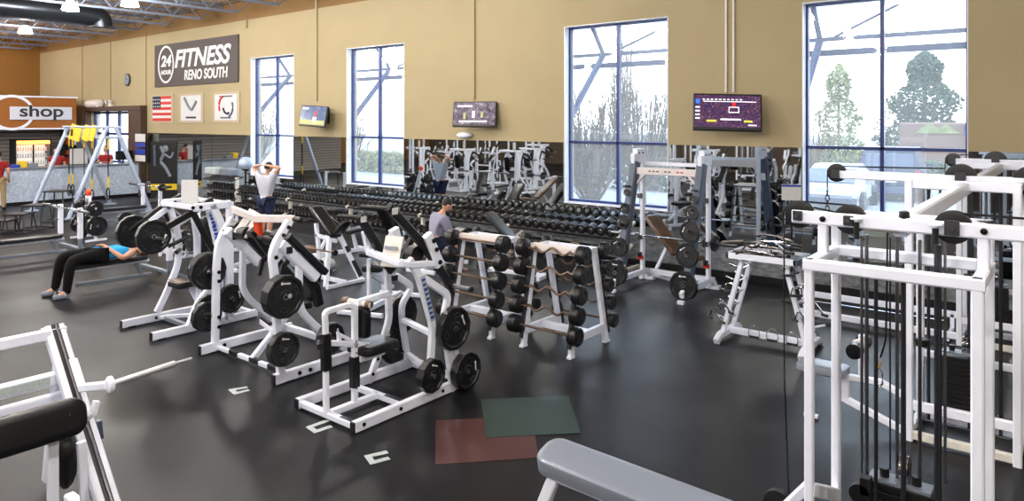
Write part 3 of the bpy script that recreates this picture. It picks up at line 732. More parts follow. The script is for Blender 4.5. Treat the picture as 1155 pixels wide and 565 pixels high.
def hedge(label,u0,u1,y,h,mm='hedge'):
    a = PY(y,u0,160).x; b2 = PY(y,u1,160).x; rnd = random.Random(int(u0)); mb = MB()
    for i in range(700):
        c = V((rnd.uniform(a,b2),y+rnd.uniform(-.5,.5),rnd.uniform(-.1,h))); s = rnd.uniform(.08,.16); d = V([rnd.uniform(-1,1) for _ in range(3)]).normalized(); e = d.orthogonal().normalized()*s; f = d.cross(e)*1
        mb.add([c+e,c+f,c-e,c-f,c+d*s,c-d*s],[[0,1,4],[1,2,4],[2,3,4],[3,0,4],[1,0,5],[2,1,5],[3,2,5],[0,3,5]],mm)
    setp(mb.build('hedge'),label,'hedge')
hedge('low clipped hedge outside the third window',630,770,26,1.6); hedge('low hedge across the road outside the fourth window',900,990,46,.9); hedge('low hedge outside the second window',385,470,26,1.0,'yellow_tree'); hedge('green hedge behind the parked grey vehicle outside',1000,1110,36,.9)
# ------------------------------------------------------------------ weight plates, dumbbells, barbells (prototypes)
def mk_plate(label):
    t = MB(); R = 1.0
    t.lathe((0,0,0),(0,0,1),[(-.085,.10),(-.085,.30),(-.075,.34),(-.075,.78),(-.11,.84),(-.11,.97),(-.09,1.0),(.09,1.0),(.11,.97),(.11,.84),(.075,.78),(.075,.34),(.085,.30),(.085,.10)],'rubber',12,poly=True)
    o = t.build('weight_plate'); setp(o,label,'weight plate')
    for k in range(3):
        a = 2*PI*k/3+.5; mb = MB(); c = V((math.cos(a)*.6,math.sin(a)*.6,0)); tx = V((-math.sin(a),math.cos(a),0))
        for z in (-.078,.078):
            pts=[]; 
            for i in range(17):
                th = 2*PI*i/16; pts.append(c+tx*math.cos(th)*.20+V((math.cos(a),math.sin(a),0))*math.sin(th)*.10+V((0,0,z)))
            mb.sweep(pts[:-1],[(-.02,-.02),(.02,-.02),(.02,.02),(-.02,.02)],(0,0,1),'charcoal',closed=True)
            mb.lathe(c+V((0,0,z*.98)),(0,0,1),[(-.003,.085),(.003,.085)],'black',16)
        g = mb.build('grip_slot', o, True)
    mb = MB()
    for s_ in (-1,1): mb.lathe((0,0,0),(0,0,s_),[(.075,.15),(.10,.15),(.10,.085),(.06,.085)],'steel',20)
    mb.build('hub_ring', o, True)
    for s_ in (-1,1):
        mb = MB(); mb.box((-.03,.60,s_*.079),(.42,.07,.006),'mark_white',None,0); mb.ell((-.26,.60,s_*.08),(.075,.075,.006),'mark_white',n=12,k=6); mb.build('lettering', o, True)
    return o
plate0 = mk_plate('plate')
plate_used = [False]
def plate(c, dia, axis, label, thick=1.0, spin=0, group=None):
    ax = V(axis).normalized(); q = V((0,0,1)).rotation_difference(ax); e = (q.to_matrix()@Rz(spin)).to_euler()
    r = dia/2
    o = place(plate0, c, e, label, group, (r,r,.24*thick), copy=plate_used[0]); plate_used[0] = True
    return o
def horn(mb, a, b2, r=.024, m='chrome'): mb.rod([a,b2],r,m,14)
# hex/round dumbbell, axis along local Y, origin at centre
def mk_dumbbell(name, label, Lh, r, hm='dumb'):
    t = thing(name,label,'dumbbell',(0,0,0)); mb = MB(); mb.rod([(0,-.07,0),(0,0,0),(0,.07,0)],.017,'steel',10); mb.build('handle',t,True)
    for s_ in (-1,1):
        mb = MB(); mb.lathe((0,s_*.06,0),(0,s_,0),[(0,r*.8),(.008,r),(Lh-.012,r),(Lh,r*.9),(Lh+.001,r*.62),(Lh-.006,r*.6)],hm,18); mb.lathe((0,s_*(.062+Lh-.008),0),(0,s_,0),[(0,r*.5),(.008,r*.42)],'steel',14); mb.build('weight_head',t,True)
    return t
# ---- long dumbbell rack
RX0, RX1 = -18.8, -6.35
rk = thing('dumbbell_rack','long two-tier grey dumbbell rack standing along the mirrors','dumbbell rack',((RX0+RX1)/2,11.1,0))
mb = MB(); x = RX0+.05
legs = []
while x < RX1+.1:
    l = MB(); l.bx((x-.03,10.95,0),(x+.03,11.03,.78),'white_worn'); l.tube([(x,10.75,.04),(x,11.6,.04)],.06,.07,'white_worn'); l.tube([(x,10.85,.62),(x,11.45,.86)],.06,.06,'white_worn'); l.tube([(x,10.75,.22),(x,11.35,.46)],.06,.06,'white_worn'); l.build('upright', rk); x += (RX1-RX0)/5
def shelf(z0,z1,ya,yb):
    m_ = MB()
    for f in (.12,.42,.72,1.0):
        y = ya+(yb-ya)*f; z = z0+(z1-z0)*f; m_.tube([(RX0,y,z),(RX1,y,z)],.03,.045,'black',ref=(0,1,.4))
    m_.build('shelf_rail', rk)
shelf(.60,.78,10.82,11.38); shelf(.20,.38,10.74,11.30)
proto = {}
def put_db(kind, x, yc, zc, tilt, label, group):
    if kind not in proto:
        Lh, r, nm = {'l':(.11,.068,'dumbbell'),'m':(.13,.082,'dumbbell'),'h':(.15,.096,'dumbbell')}[kind]
        proto[kind] = mk_dumbbell(nm, label, Lh, r); o = proto[kind]; o['group'] = group
    else: o = copy_tree(proto[kind]); o['label'] = label; o['group'] = group
    o.location = (x,yc,zc); o.rotation_euler = (tilt,0,0)
tl_ = math.atan2(.18,.56)
x = RX1-.12
while x > RX0+.1:
    kind = 'h' if x > -10.2 else ('m' if x > -14.5 else 'l'); r = {'h':.096,'m':.082,'l':.068}[kind]
    zone = ['near right-hand stretch','middle stretch','far left-hand stretch'][0 if x > -10.2 else (1 if x > -14.5 else 2)]
    put_db(kind,x,11.08-(.0),.70+r*.93,tl_,'round-headed black dumbbell on the top tier, %s of the long rack'%zone,'top-tier dumbbells, '+zone)
    if x < -10.9: put_db(kind,x,11.0,.30+r*.93,tl_,'round-headed black dumbbell on the lower tier, %s of the long rack'%zone,'lower-tier dumbbells, '+zone)
    x -= {'h':.205,'m':.178,'l':.150}[kind]
# small chrome-and-black set at far left behind the standing man
sr = thing('small_dumbbell_rack','small grey-topped dumbbell stand at the far left end of the mirrors','dumbbell rack',(-19.9,11.2,0))
mb = MB()
for x in (-20.7,-19.15): mb.bx((x-.03,11.1,0),(x+.03,11.2,1.05),'white_worn'); mb.tube([(x,10.8,.04),(x,11.6,.04)],.06,.07,'white_worn')
mb.build('upright', sr); mb = MB()
for z in (.45,.72,1.0): mb.box((-19.92,11.15,z),(1.6,.42,.03),'charcoal',Rx(.25))
mb.build('shelf', sr)
for (xa,mm) in ((-20.45,'label_grey'),(-19.6,'silver_paint')):
    setp(MB().bx((xa-.3,11.0,1.09),(xa+.3,11.3,1.30),mm,.03).build('storage_bin'),'pale storage bin, %s on top of the small dumbbell stand'%('left one' if xa<-20 else 'right one'),'bin')
small = None
for z in (.45,.72):
    for i in range(9):
        if small is None: small = mk_dumbbell('small_dumbbell','small black dumbbell on the stand at the far left end','.', .05) if False else mk_dumbbell('small_dumbbell','small black dumbbell on the stand at the far left end of the mirrors',.07,.05); o = small; o['group'] = 'small dumbbells on the far-left stand'
        else: o = copy_tree(small)
        o.location = (-20.55+i*.155,11.12,z+.065); o.rotation_euler = (.25,0,0)
p = PY(11.2,277,184.5); setp(MB().ell((p.x,11.2,p.z),(.20,.20,.20),'galv',n=20,k=14).build('exercise_ball'),'blue-grey exercise ball at the lower left of the first window','ball')
bs = thing('ball_stand','dark post stand carrying the blue-grey ball by the first window','stand',(p.x,11.2,0)); mb = MB(); mb.rod([(p.x,11.2,0),(p.x,11.2,p.z-.19)],.03,'black'); mb.lathe((p.x,11.2,0),(0,0,1),[(0,.22),(.03,.22),(.05,.05)],'black',16); mb.lathe((p.x,11.2,p.z-.21),(0,0,1),[(0,.05),(.05,.12)],'black',16); mb.build('post', bs)
# fixed barbells
def fixed_bar(name,label,x0,x1,y,z,r,hl,ez,group=None,m='bronze_bar'):
    t = thing(name,label,'barbell',((x0+x1)/2,y,z),group); mb = MB()
    if ez:
        pts=[]; n=24
        for i in range(n+1):
            f=i/n; w = .035*math.sin(f*2*PI*2.5)*(1 if .14<f<.86 else 0); pts.append((x0+(x1-x0)*f,y,z+w))
        mb.rod(pts,.015,m,8)
    else: mb.rod([(x0,y,z),(x1,y,z)],.015,m,10)
    mb.build('bar',t)
    for (xx,s_) in ((x0,-1),(x1,1)):
        h = MB(); h.lathe((xx,y,z),(s_,0,0),[(-.02,r*.35),(0,r*.8),(.006,r*.96),(.03,r),(.034,r*.96),(.05,r*.96),(.054,r),(hl-.01,r),(hl,r*.9),(hl+.001,r*.6),(hl-.004,r*.58),(hl-.004,r*.3),(hl+.004,r*.28)],'rubber',26); h.build('weight_head',t)
    return t
def bar_rack(xa,xb,label,side,kinds):
    ya,yb,yt0,yt1,zt = 6.71,7.47,6.93,7.20,1.17
    t = thing('barbell_rack',label,'barbell rack',((xa+xb)/2,(ya+yb)/2,0))
    for x in (xa,xb):
        mb = MB(); mb.tube([(x,ya,.02),(x,yt0,zt)],.055,.075,'white'); mb.tube([(x,ya+.04,.02),(x,ya-.05,.02)],.06,.03,'white'); mb.build('front_leg', t)
        mb = MB(); mb.tube([(x,yb,.02),(x,yt1,zt)],.055,.075,'white'); mb.tube([(x,yb-.04,.02),(x,yb+.05,.02)],.06,.03,'white'); mb.build('rear_leg', t)
        mb = MB(); mb.tube([(x,ya+.06,.20),(x,yb-.06,.20)],.05,.10,'white'); mb.bx((x-.028,yt0-.05,zt-.03),(x+.028,yt1+.05,zt+.03),'white'); mb.build('side_rail', t)
        mb = MB()
        for s_ in (0,1):
            d = .052; mb.tube([(x,(ya-d) if s_==0 else (yb+d),.12),(x,(yt0-d) if s_==0 else (yt1+d),zt-.03)],.05,.03,'darksteel')
            for k in range(5):
                f = (.23+.222*k)/zt; yy = (ya+(yt0-ya)*f-.08) if s_==0 else (yb+(yt1-yb)*f+.08); mb.box((x,yy,.23+.222*k),(.05,.06,.03),'darksteel')
        mb.build('cradle_strip', t)
    mb = MB(); mb.bx((xa-.02,yt0-.06,zt-.04),(xb+.02,yt0+.03,zt+.05),'cream'); mb.bx((xa,yt1-.03,zt-.03),(xb,yt1+.03,zt+.03),'white'); mb.bx((xa,(ya+yb)/2-.04,.16),(xb,(ya+yb)/2+.04,.24),'white'); mb.build('cross_beam', t)
    rows = ['top','second','third','fourth','bottom']
    for k in range(5):
        z = .28+.222*(4-k); f = z/zt
        yf = ya+(yt0-ya)*f-.105; yr = yb+(yt1-yb)*f+.105
        fixed_bar('ez_curl_bar' if kinds[k] else 'fixed_barbell','black-headed %s barbell on the front of the %s rack, %s row'%('wavy curl' if kinds[k] else 'straight',side,rows[k]),xa-.03,xb+.03,yf,z,.106,.118,kinds[k])
        fixed_bar('ez_curl_bar' if kinds[k] else 'fixed_barbell','smaller-headed %s barbell on the rear of the %s rack, %s row'%('wavy curl' if kinds[k] else 'straight',side,rows[k]),xa-.03,xb+.03,yr,z,.088,.085,kinds[k])
    return t
bar_rack(-5.18,-4.50,'white A-frame barbell rack holding wavy curl bars, the right of the two','right-hand',[True,True,True,True,False])
bar_rack(-6.36,-5.68,'white A-frame barbell rack holding straight bars, the left of the two','left-hand',[False]*5)
# ---- half rack with plates
hr = thing('half_rack','white and slate squat rack with plate horns standing before the third window and mirrors','squat rack',(-5.15,10.3,0))
X0,X1 = -5.73,-4.57
for x in (X0,X1):
    mb = MB(); mb.tube([(x,10.70,.06),(x,10.70,2.12)],.06,.08,'white'); mb.build('rear_upright', hr)
    mb = MB(); mb.tube([(x,9.72,.12),(x,9.80,.17),(x,10.86,.17),(x,10.95,.05)],.065,.09,'white',r=.08); mb.bx((x-.05,9.68,0),(x+.05,9.75,.05),'white'); mb.bx((x-.09,10.9,0),(x+.09,11.0,.06),'white'); mb.build('base_rail', hr)
    mb = MB(); mb.tube([(x,9.93,.18),(x,10.46,2.02)],.13,.16,'slate'); mb.build('front_upright', hr)
    mb = MB(); mb.bx((x-.035,10.36,2.0),(x+.035,10.76,2.16),'white'); mb.bx((x-.045,10.44,2.08),(x+.045,10.70,2.24),'white'); mb.lathe((x+.046,10.5,2.17),(1,0,0),[(0,.015),(.01,.014)],'bolt',10); mb.lathe((x+.046,10.62,2.17),(1,0,0),[(0,.015),(.01,.014)],'bolt',10); mb.build('gusset_plate', hr)
    mb = MB(); mb.tube([(x,10.56,.80),(x,10.56,.76)],.07,.1,'steel'); mb.tube([(x,10.66,.74),(x,10.54,.74),(x,10.52,.84)],.05,.03,'steel'); mb.box((x,10.62,.42),(.09,.06,.06),'mark_red'); mb.box((x,10.6,.47),(.06,.06,.08),'black'); mb.box((x+.0,10.6,1.45),(.08,.05,.08),'steel'); mb.build('bar_hook', hr)
    mb = MB()
    for z in (.35,.72,1.02,1.33,1.62):
        y = 9.93+(z-.18)/1.84*.53; mb.rod([(x,y-.03,z),(x,y-.26,z+.03)],.022,'darksteel',12)
    mb.build('plate_horn', hr)
mb = MB(); mb.bx((X0-.03,10.38,1.83),(X1+.03,10.45,1.94),'cream'); mb.bx((X0,10.68,1.96),(X1,10.72,2.02),'white')
for (x,s_) in ((X0,1),(X1,-1)): mb.tube([(x,10.41,1.62),(x+s_*.22,10.41,1.86)],.05,.04,'cream',ref=(0,1,0)); mb.bx((x-.04,10.37,1.6),(x+.04,10.46,2.0),'cream')
for i in range(9):
    if i not in (3,6): mb.bx((X0+.28+i*.07,10.374,1.875),(X0+.32+i*.07,10.381,1.895),'mark_red' if i>5 else 'charcoal',0)
mb.build('cross_beam', hr)
mb = MB(); mb.bx((X0,10.90,.10),(X1,10.98,.18),'white'); mb.build('rear_cross_bar', hr)
rowsn = ['large plate on the lowest horn','plate on the second horn from the floor','plate on the middle horn','small plate on the fourth horn','tiny plate on the top horn']
for (lst,side,x) in ((((765.6,321.5,.44),(770.6,287.5,.37),(774,261.6,.33),(776.5,240,.23),(777,225,.14)),'right',X1),(((690,307,.42),(691,278,.30),(694,250,.23),(696,235,.15),(700,217,.11)),'left',X0)):
    for k,(u,v,dd) in enumerate(lst):
        z = (.35,.72,1.02,1.33,1.62)[k]; yy = 9.93+(z-.18)/1.84*.53-.14; c = PY(yy,u,v); z = c.z; yy = 9.93+(z-.18)/1.84*.53-.15
        plate((x,yy,z+.01),dd,(0,-1,.1),'%s, %s side of the squat rack'%(rowsn[k],side),thick=1.2 if dd>.25 else .8,spin=.6*k)
def olympic(label,x0,x1,y,z,s0,s1,name='olympic_barbell'):
    t = thing(name,label,'barbell',((x0+x1)/2,y,z)); mb = MB(); mb.rod([(x0+s0,y,z),(x1-s1,y,z)],.014,'chrome',10); mb.build('bar',t)
    for (a,b3) in ((x0,x0+s0),(x1-s1,x1)):
        m2 = MB(); m2.rod([(a,y,z),(b3,y,z)],.025,'steel',14); e = b3 if a==x0 else a; m2.lathe((e-.015,y,z),(1,0,0),[(0,.035),(.03,.035)],'steel',14); m2.build('sleeve',t)
    return t
olympic('chrome barbell racked across the squat rack',-6.23,-4.05,10.55,.80,.42,.42)
plate((-5.95,10.55,.80),.23,(-1,0,0),'small plate on the left sleeve of the racked barbell'); plate((-4.40,10.55,.80),.25,(1,0,0),'small plate on the right sleeve of the racked barbell')
def incline_bench(name,label,x,y,rz,back=50,pm='pad',L_=.85,cat='bench'):
    t = thing(name,label,cat,(x,y,0)); b_ = math.radians(back)
    mb = MB(); mb.tube([(0,-.55,.04),(0,.55,.04)],.06,.08,'white'); 
    for yy in (-.55,.55): mb.tube([(-.3,yy,.035),(.3,yy,.035)],.07,.06,'white',ref=(0,0,1))
    mb.tube([(0,-.35,.04),(0,-.25,.42)],.06,.07,'white'); mb.tube([(0,.5,.06),(0,.22,.55)],.05,.06,'white'); mb.build('frame',t,True)
    mb = MB(); mb.cushion((0,-.28,.45),(.30,.42,.08),pm,Rx(-.12)); mb.build('seat',t,True)
    mb = MB(); c = V((0,-.04+math.cos(b_)*L_/2,.48+math.sin(b_)*L_/2)); mb.cushion(c,(.30,L_,.08),pm,Rx(b_)); mb.build('backrest',t,True)
    t.rotation_euler = (0,0,rz); return t
incline_bench('incline_bench','white-framed incline bench with brown-topped pad behind the squat rack bar',-5.25,11.0,math.radians(75),42,'pad_brown')
o = thing('water_bottle','clear blue-capped water bottle on the floor left of the squat rack base','bottle',PZ(0,704,313)); o.location.z = 0
MB().lathe(o.location,(0,0,1),[(0,.03),(.01,.035),(.15,.035),(.19,.014),(.21,.014)],'galv',14).build('body', o); MB().lathe(V(o.location)+V((0,0,.21)),(0,0,1),[(0,.016),(.02,.016)],'mark_blue',12).build('cap', o)
# ------------------------------------------------------------------ plate-loaded machines
def T(mb, X, pts, w=.06, h=.085, m='white', r=.08):
    P = [PX(X,*p) if len(p)==2 else V(p) for p in pts]; mb.tube(P,w*.84,h*.82,m,r=r); return P
def bolts(mb, pts, nx=1, r=.017):
    for p in pts: mb.part('bolt').lathe(V(p),(nx,0,0),[(0,r),(.012,r*.9),(.013,r*.5)],'bolt',12)
# ---- front machine (nearest, centre)
def machine_row():
    XA, XB, XC = -5.71, -4.89, -5.30
    t = thing('plate_loaded_machine','white plate-loaded seated machine nearest the camera, beside the green and red mats','exercise machine',(XC,4.7,0))
    mb = MB()
    for X in (XA,XB):
        mb.tube([(X,3.93,.055),(X,5.45,.055)],.06,.10,'white'); mb.part('end_cap').bx((X-.028,3.915,.01),(X+.028,3.93,.10),'black',.002); mb.bx((X-.03,5.3,0),(X+.03,5.4,.03),'black')
    mb.tube([(XA,3.97,.05),(XB,3.97,.05)],.06,.06,'white',ref=(0,1,0)); mb.tube([(XA,4.55,.05),(XB,4.55,.05)],.05,.06,'white',ref=(0,1,0)); mb.tube([(XA,5.38,.05),(XB,5.38,.05)],.05,.06,'white',ref=(0,1,0))
    mb.tube([(XC,3.97,.05),(XC,4.55,.05)],.06,.06,'white'); bolts(mb,[(XB+.031,4.02,.06),(XB+.031,4.45,.06),(XB+.031,5.0,.06)]); mb.box((XB-.16,4.55,.082),(.26,.05,.004),'darksteel'); mb.box((XB-.12,3.97,.082),(.2,.04,.004),'darksteel')
    mb.build('base_frame', t)
    mb = MB(); T(mb,XC,[(368,466),(367,365),(366,352),(393,344),(400,346),(400,350)],.055,.06,r=.14); mb.build('front_post', t)
    mb = MB(); p = PX(XC,367,376); q = PX(XC,368,417); mb.tube([p,q],.075,.085,'black'); p = PX(XC,400,402); q = PX(XC,400,436); mb.tube([p,q],.075,.085,'black'); mb.build('adjusting_sleeve', t)
    mb = MB(); a = PX(XC,400,346); mb.tube([(XC,a.y,.05),a],.05,.055,'white')
    for i in range(9): mb.lathe((XC+.026,a.y,.2+i*.055),(1,0,0),[(0,.008),(.003,.008)],'bolt',8)
    mb.build('seat_post', t)
    mb = MB(); mb.cushion((XC,4.36,.80),(.20,.30,.07),'pad',Rx(PI/2)); mb.build('chest_pad', t)
    mb = MB(); a = PZ(.975,388,338.5); b2 = PZ(.975,418,344); mb.rod([a,b2],.03,'white_worn',14); mb.rod([a,a+V((.07,0,0))],.036,'pad_brown',14); mb.rod([b2,b2-V((.05,0,0))],.036,'pad_brown',14); a = V((XC,4.30,.99)); mb.tube([a,PX(XC,437,331)],.05,.06,'white'); mb.build('grip_bar', t)
    mb = MB(); mb.cushion((XC,4.50,.54),(.34,.42,.08),'pad'); mb.build('seat', t)
    mb = MB(); mb.tube([PX(XC,366,386.5),PX(XC,418,389.5)],.05,.05,'white'); mb.tube([PX(XC,383,386),PX(XC,382,377),PX(XC,396,384)],.04,.03,'white'); a = PX(XC,358.5,386); mb.rod([a,PX(XC,366,386.5)],.022,'steel',12); mb.box((XC,4.45,.475),(.12,.3,.07),'white'); mb.build('seat_link', t)
    mb = MB(); T(mb,XA,[(415.5,432),(427,399),(439,360),(436.5,300),(416,284)],.06,.09); bolts(mb,[PX(XA,418,421)+V((.035,0,0)),PX(XA,424,404)+V((.035,0,0))]); mb.build('left_upright', t)
    mb = MB(); T(mb,XA,[(460,406),(453,360),(453,343),(465,323),(447,311)],.06,.08); bolts(mb,[PX(XA,455,357)+V((.035,0,0)),PX(XA,459,401)+V((.035,0,0))]); mb.box(PX(XA,444,313)+V((.0,0,.0)),(.075,.06,.06),'black'); mb.build('left_rear_leg', t)
    mb = MB(); T(mb,XB,[(483,447),(488,368),(472,310),(461,293)],.06,.09); mb.build('right_upright', t)
    mb = MB(); T(mb,XB,[(511,440),(500,357),(506,333),(475,312)],.06,.09); mb.build('right_rear_leg', t)
    P0, P1 = PX(XB,486,361), PX(XB,474,311); d = (P1-P0).normalized()
    for i,ch in enumerate('STRENGTH'[:8]): pass
    mb = MB(); side = V((0,d.z,-d.y)); c = (P0+P1)/2+V((.033,0,0)); mb.tube([P0+V((.032,0,0)),P1+V((.032,0,0))],.004,.055,'label_grey')
    for i in range(9):
        q = P0.lerp(P1,.08+i*.105)+V((.036,0,0)); mb.tube([q-side*.02,q+side*.02],.003,.022 if i%3 else .03,'mark_blue'); mb.tube([q-side*.018+d*.02,q-side*.018-d*.01],.003,.01,'mark_blue')
    mb.build('lettering_strip', t)
    mb = MB(); a = PX(XB,483,371); mb.tube([(XA,5.25,.56),(XB,4.9,.63)],.05,.06,'white',ref=(0,0,1)); mb.tube([(XA,5.33,.16),(XB,4.84,.30)],.05,.06,'white',ref=(0,0,1)); mb.tube([(XA,5.38,.10),(XB,5.16,.14)],.05,.06,'white',ref=(0,0,1)); mb.build('cross_brace', t)
    mb = MB(); q = [PX(XA,411.5,261),PX(XA,416,284),PX(XB,450,297),PX(XB,462,299),PX(XB,490,297)]; mb.tube(q,.06,.07,'white',ref=(0,0,1),r=.07); mb.build('top_frame', t)
    mb = MB(); a = PX(XB,481,265); b2 = PX(XB,495,299); mb.tube([a,b2],.07,.11,'white'); bolts(mb,[PX(XB,486,271)+V((.04,0,0)),PX(XB,489,281)+V((.04,0,0)),PX(XB,493,295)+V((.04,0,0))],r=.024); a = PX(XA,444,258); b2 = PX(XA,452,290); mb.tube([a,b2],.07,.11,'white'); mb.build('pivot_plate', t)
    for (X,pa,pb,pc,nm) in ((XA+.1,(405,243),(428,281),(442,306),'left_lever'),(XB-.02,(438,233),(480,279),(510,326),'right_lever')):
        mb = MB(); T(mb,X,[pa,pb,pc],.07,.10,'black',r=.02); a = PX(X,*pa); b2 = PX(X,*pb); mb.box(a+(b2-a)*.1+V((.037,0,0)),(.004,.07,.06),'paper',None,0); mb.build(nm, t)
        mb = MB(); e = PX(X,*pc); s_ = -1 if X<-5.3 else 1
        horn(mb,e+V((0,-.02,.04)),e+V((s_*.26,-.02,.04)),.024,'steel'); mb.lathe(e+V((s_*.26,-.02,.04)),(s_,0,0),[(0,.028),(.02,.028)],'black',14); mb.build('plate_horn', t)
        mb = MB(); a = PX(X,*pa); mb.rod([a+V((0,0,-.02)),a+V((-.25 if s_<0 else -.32,-.06,-.02))],.022,'black',12); mb.build('handle', t)
    mb = MB(); c = V((XC+.05,4.70,1.42)); mb.box(c,(.20,.03,.30),'white_worn',Rz(.3)@Rx(-.35)); mb.part('printed_text').box(c+V((0,-.02,.04)),(.14,.006,.03),'pad_grey',Rz(.3)@Rx(-.35),0); mb.build('instruction_placard', t)
    mb = MB(); mb.tube([(XA,4.78,1.36),(XC,4.72,1.33),(XB,4.62,1.36)],.05,.05,'white',ref=(0,0,1)); mb.lathe((XC+.25,4.75,1.42),(1,0,0),[(0,.08),(.1,.08)],'black',14); mb.rod([(XC-.2,4.9,1.48),(XB,4.9,1.42)],.03,'steel',12); mb.tube([(XC+.15,4.72,1.35),(XC+.2,4.85,1.6)],.05,.06,'black'); mb.build('pivot_axle', t)
    mb = MB(); mb.ell((XC+.36,4.66,1.38),(.03,.03,.03),'mark_red'); mb.build('red_knob', t)
    mb = MB()
    for (c,l) in (((XB,5.09,.663),.13),((XB,4.80,.275),.12),((XB,5.27,.21),.12)): horn(mb,c,V(c)+V((l,0,0)))
    for (c,l) in (((XA,5.32,.554),.13),((XA,5.30,.2),.12)): horn(mb,c,V(c)-V((l,0,0)))
    mb.tube([(XB,5.12,.66),(XB,5.27,.20)],.05,.07,'white'); mb.tube([(XB,4.83,.3),(XB,4.80,.06)],.05,.07,'white'); mb.build('plate_storage_horn', t)
    return t
row = machine_row(); row_plates = []
for (c,dd,ax,lb,th,sp) in (((-4.80,5.09,.663),.43,1,'large grip plate on the right side of the nearest machine, above the two others',1.5,.4),((-4.82,4.80,.275),.32,1,'smallest of three plates low on the right side of the nearest machine',1.6,1.2),((-4.80,5.27,.20),.375,1,'mid-sized plate at the rear bottom right of the nearest machine',1.7,.1),((-5.80,5.32,.58),.43,-1,'large plate seen through the nearest machine on its left rear side, upper',1.3,.8),((-5.80,5.22,.25),.36,-1,'plate low on the left rear side of the nearest machine',1.3,.3)):
    row_plates.append(plate(c,dd,(ax,0,0),lb,th,sp))
# ---- middle machine
def machine_press():
    XA, XB = -7.90, -6.41; XC = (XA+XB)/2
    t = thing('plate_loaded_machine','wide white lever machine with bent front uprights, middle of the three plate-loaded machines','exercise machine',(XC,4.9,0))
    mb = MB()
    for X in (XA,XB):
        mb.tube([(X,4.14,.06),(X,5.35,.06)],.065,.11,'white'); mb.part('end_cap').bx((X-.03,4.125,.01),(X+.03,4.14,.11),'black',.002); mb.bx((X-.03,4.25,0),(X+.03,4.36,.02),'black')
    mb.tube([(XA,5.30,.06),(XB,5.30,.06)],.06,.08,'white',ref=(0,1,0)); bolts(mb,[(XB+.034,4.42,.06),(XB+.034,4.55,.06),(XA+.034,4.42,.06)],r=.022); mb.tube([(XA,4.35,.05),(XB,4.35,.05)],.05,.05,'white',ref=(0,1,0))
    for k in (.28,.56,.80): mb.part('black_grip').tube([(XA+(XB-XA)*k-.12,4.35,.055),(XA+(XB-XA)*k+.06,4.35,.055)],.055,.058,'black',ref=(0,1,0))
    mb.build('base_frame', t)
    mb = MB(); T(mb,XA,[(242.5,393),(244,300),(246.5,275),(254,259),(263,246)],.075,.10,r=.12); bolts(mb,[PX(XA,245,v)+V((.038,0,0)) for v in (306.5,316.5,357,368)],r=.022); mb.build('left_upright', t)
    mb = MB(); T(mb,XB,[(317,424),(312,360),(310,314),(306.5,288),(312,272),(326,250)],.075,.10,r=.12); bolts(mb,[PX(XB,u,v)+V((.038,0,0)) for u,v in ((323,256),(317.5,265),(309,290))],r=.022); mb.build('right_upright', t)
    mb = MB(); a = PZ(1.65,263,236); b2 = PZ(1.65,289,246.5); c = PZ(1.65,332,247); mb.tube([a,b2,c],.08,.045,'cream',ref=(0,0,1)); mb.lathe(c,(1,0,0),[(-.1,.03),(.12,.03),(.13,.02)],'black',12); mb.build('top_frame', t)
    for (X,p0,p1,leg,nm) in ((XA+.2,(256,260),(291.6,296),[(274,281),(273,325),(281.6,338),(308,360),(322,371)],'left_beam'),(XB-.09,(316,275),(356,313),[(337,298),(338,350),(358,370),(393,397)],'right_beam')):
        mb = MB(); P = T(mb,X,[p0,p1],.12,.13); d = (P[1]-P[0]).normalized(); mb.box(P[0]+d*.1+V((.062,0,0)),(.006,.07,.07),'black',None,0); mb.tube([P[0]+d*.0+V((0,.075,.075)),P[1]+V((0,.075,.075))+d*.05],.13,.07,'pad'); mb.build(nm, t)
        mb = MB(); T(mb,X,leg,.07,.085,r=.12); mb.build('rear_leg', t)
    mb = MB(); c = (PX(XA+.5,280,252)); R = Rz(.35)@Rx(-.5)@Ry(.35); mb.box(c,(.20,.03,.31),'cream',R); mb.part('printed_mark').box(c+R@V((.02,-.018,.02)),(.012,.005,.16),'slate',R,0); mb.build('instruction_placard', t)
    mb = MB(); cy, cz = 4.42, 1.42
    mb.rod([(XA+.05,cy,cz),(XB-.05,cy,cz)],.035,'steel',14); mb.lathe((XA+.35,cy,cz),(1,0,0),[(0,.08),(.2,.08)],'black',16); mb.lathe((XB-.55,cy,cz),(1,0,0),[(0,.08),(.2,.08)],'black',16); mb.build('pivot_axle', t)
    for (X,nm) in ((XC-.02,'left_lever'),(XB-.36,'right_lever')):
        mb = MB(); mb.tube([(X,cy-.05,cz+.08),(X,4.62,1.15),(X,4.9,.82),(X,4.95,.6)],.08,.10,'black'); mb.box((X+.05,4.62,1.16),(.1,.12,.1),'white',Rx(.8)); mb.build(nm, t)
        mb = MB(); mb.tube([(X,4.6,1.2),(X,4.48,1.12),(X,4.44,.97)],.045,.05,'black'); mb.build('lever_grip', t)
    mb = MB(); mb.cushion((XC,4.85,.55),(.34,.4,.08),'pad'); mb.build('seat', t); mb = MB(); mb.tube([(XC,4.35,.06),(XC,4.85,.5)],.06,.07,'white'); mb.tube([(XC,5.3,.06),(XC,4.95,.5)],.06,.07,'white'); mb.build('seat_post', t)
    mb = MB(); mb.cushion((XC-.1,5.2,.78),(.26,.5,.08),'pad',Rx(PI/2-.25)); mb.build('backrest', t)
    mb = MB(); c0 = PX(XB-.3,262,0) if False else None
    a = V((XB-.12,4.62,.30)); mb.tube([(XC-.3,4.65,.36),(XC+.55,4.5,.27)],.06,.05,'white',ref=(0,0,1)); mb.tube([(XC-.3,4.65,.395),(XC-.05,4.61,.37)],.06,.035,'black',ref=(0,0,1)); mb.tube([(XC+.05,4.59,.36),(XC+.5,4.51,.31)],.06,.035,'black',ref=(0,0,1)); mb.build('foot_plate', t)
    mb = MB()
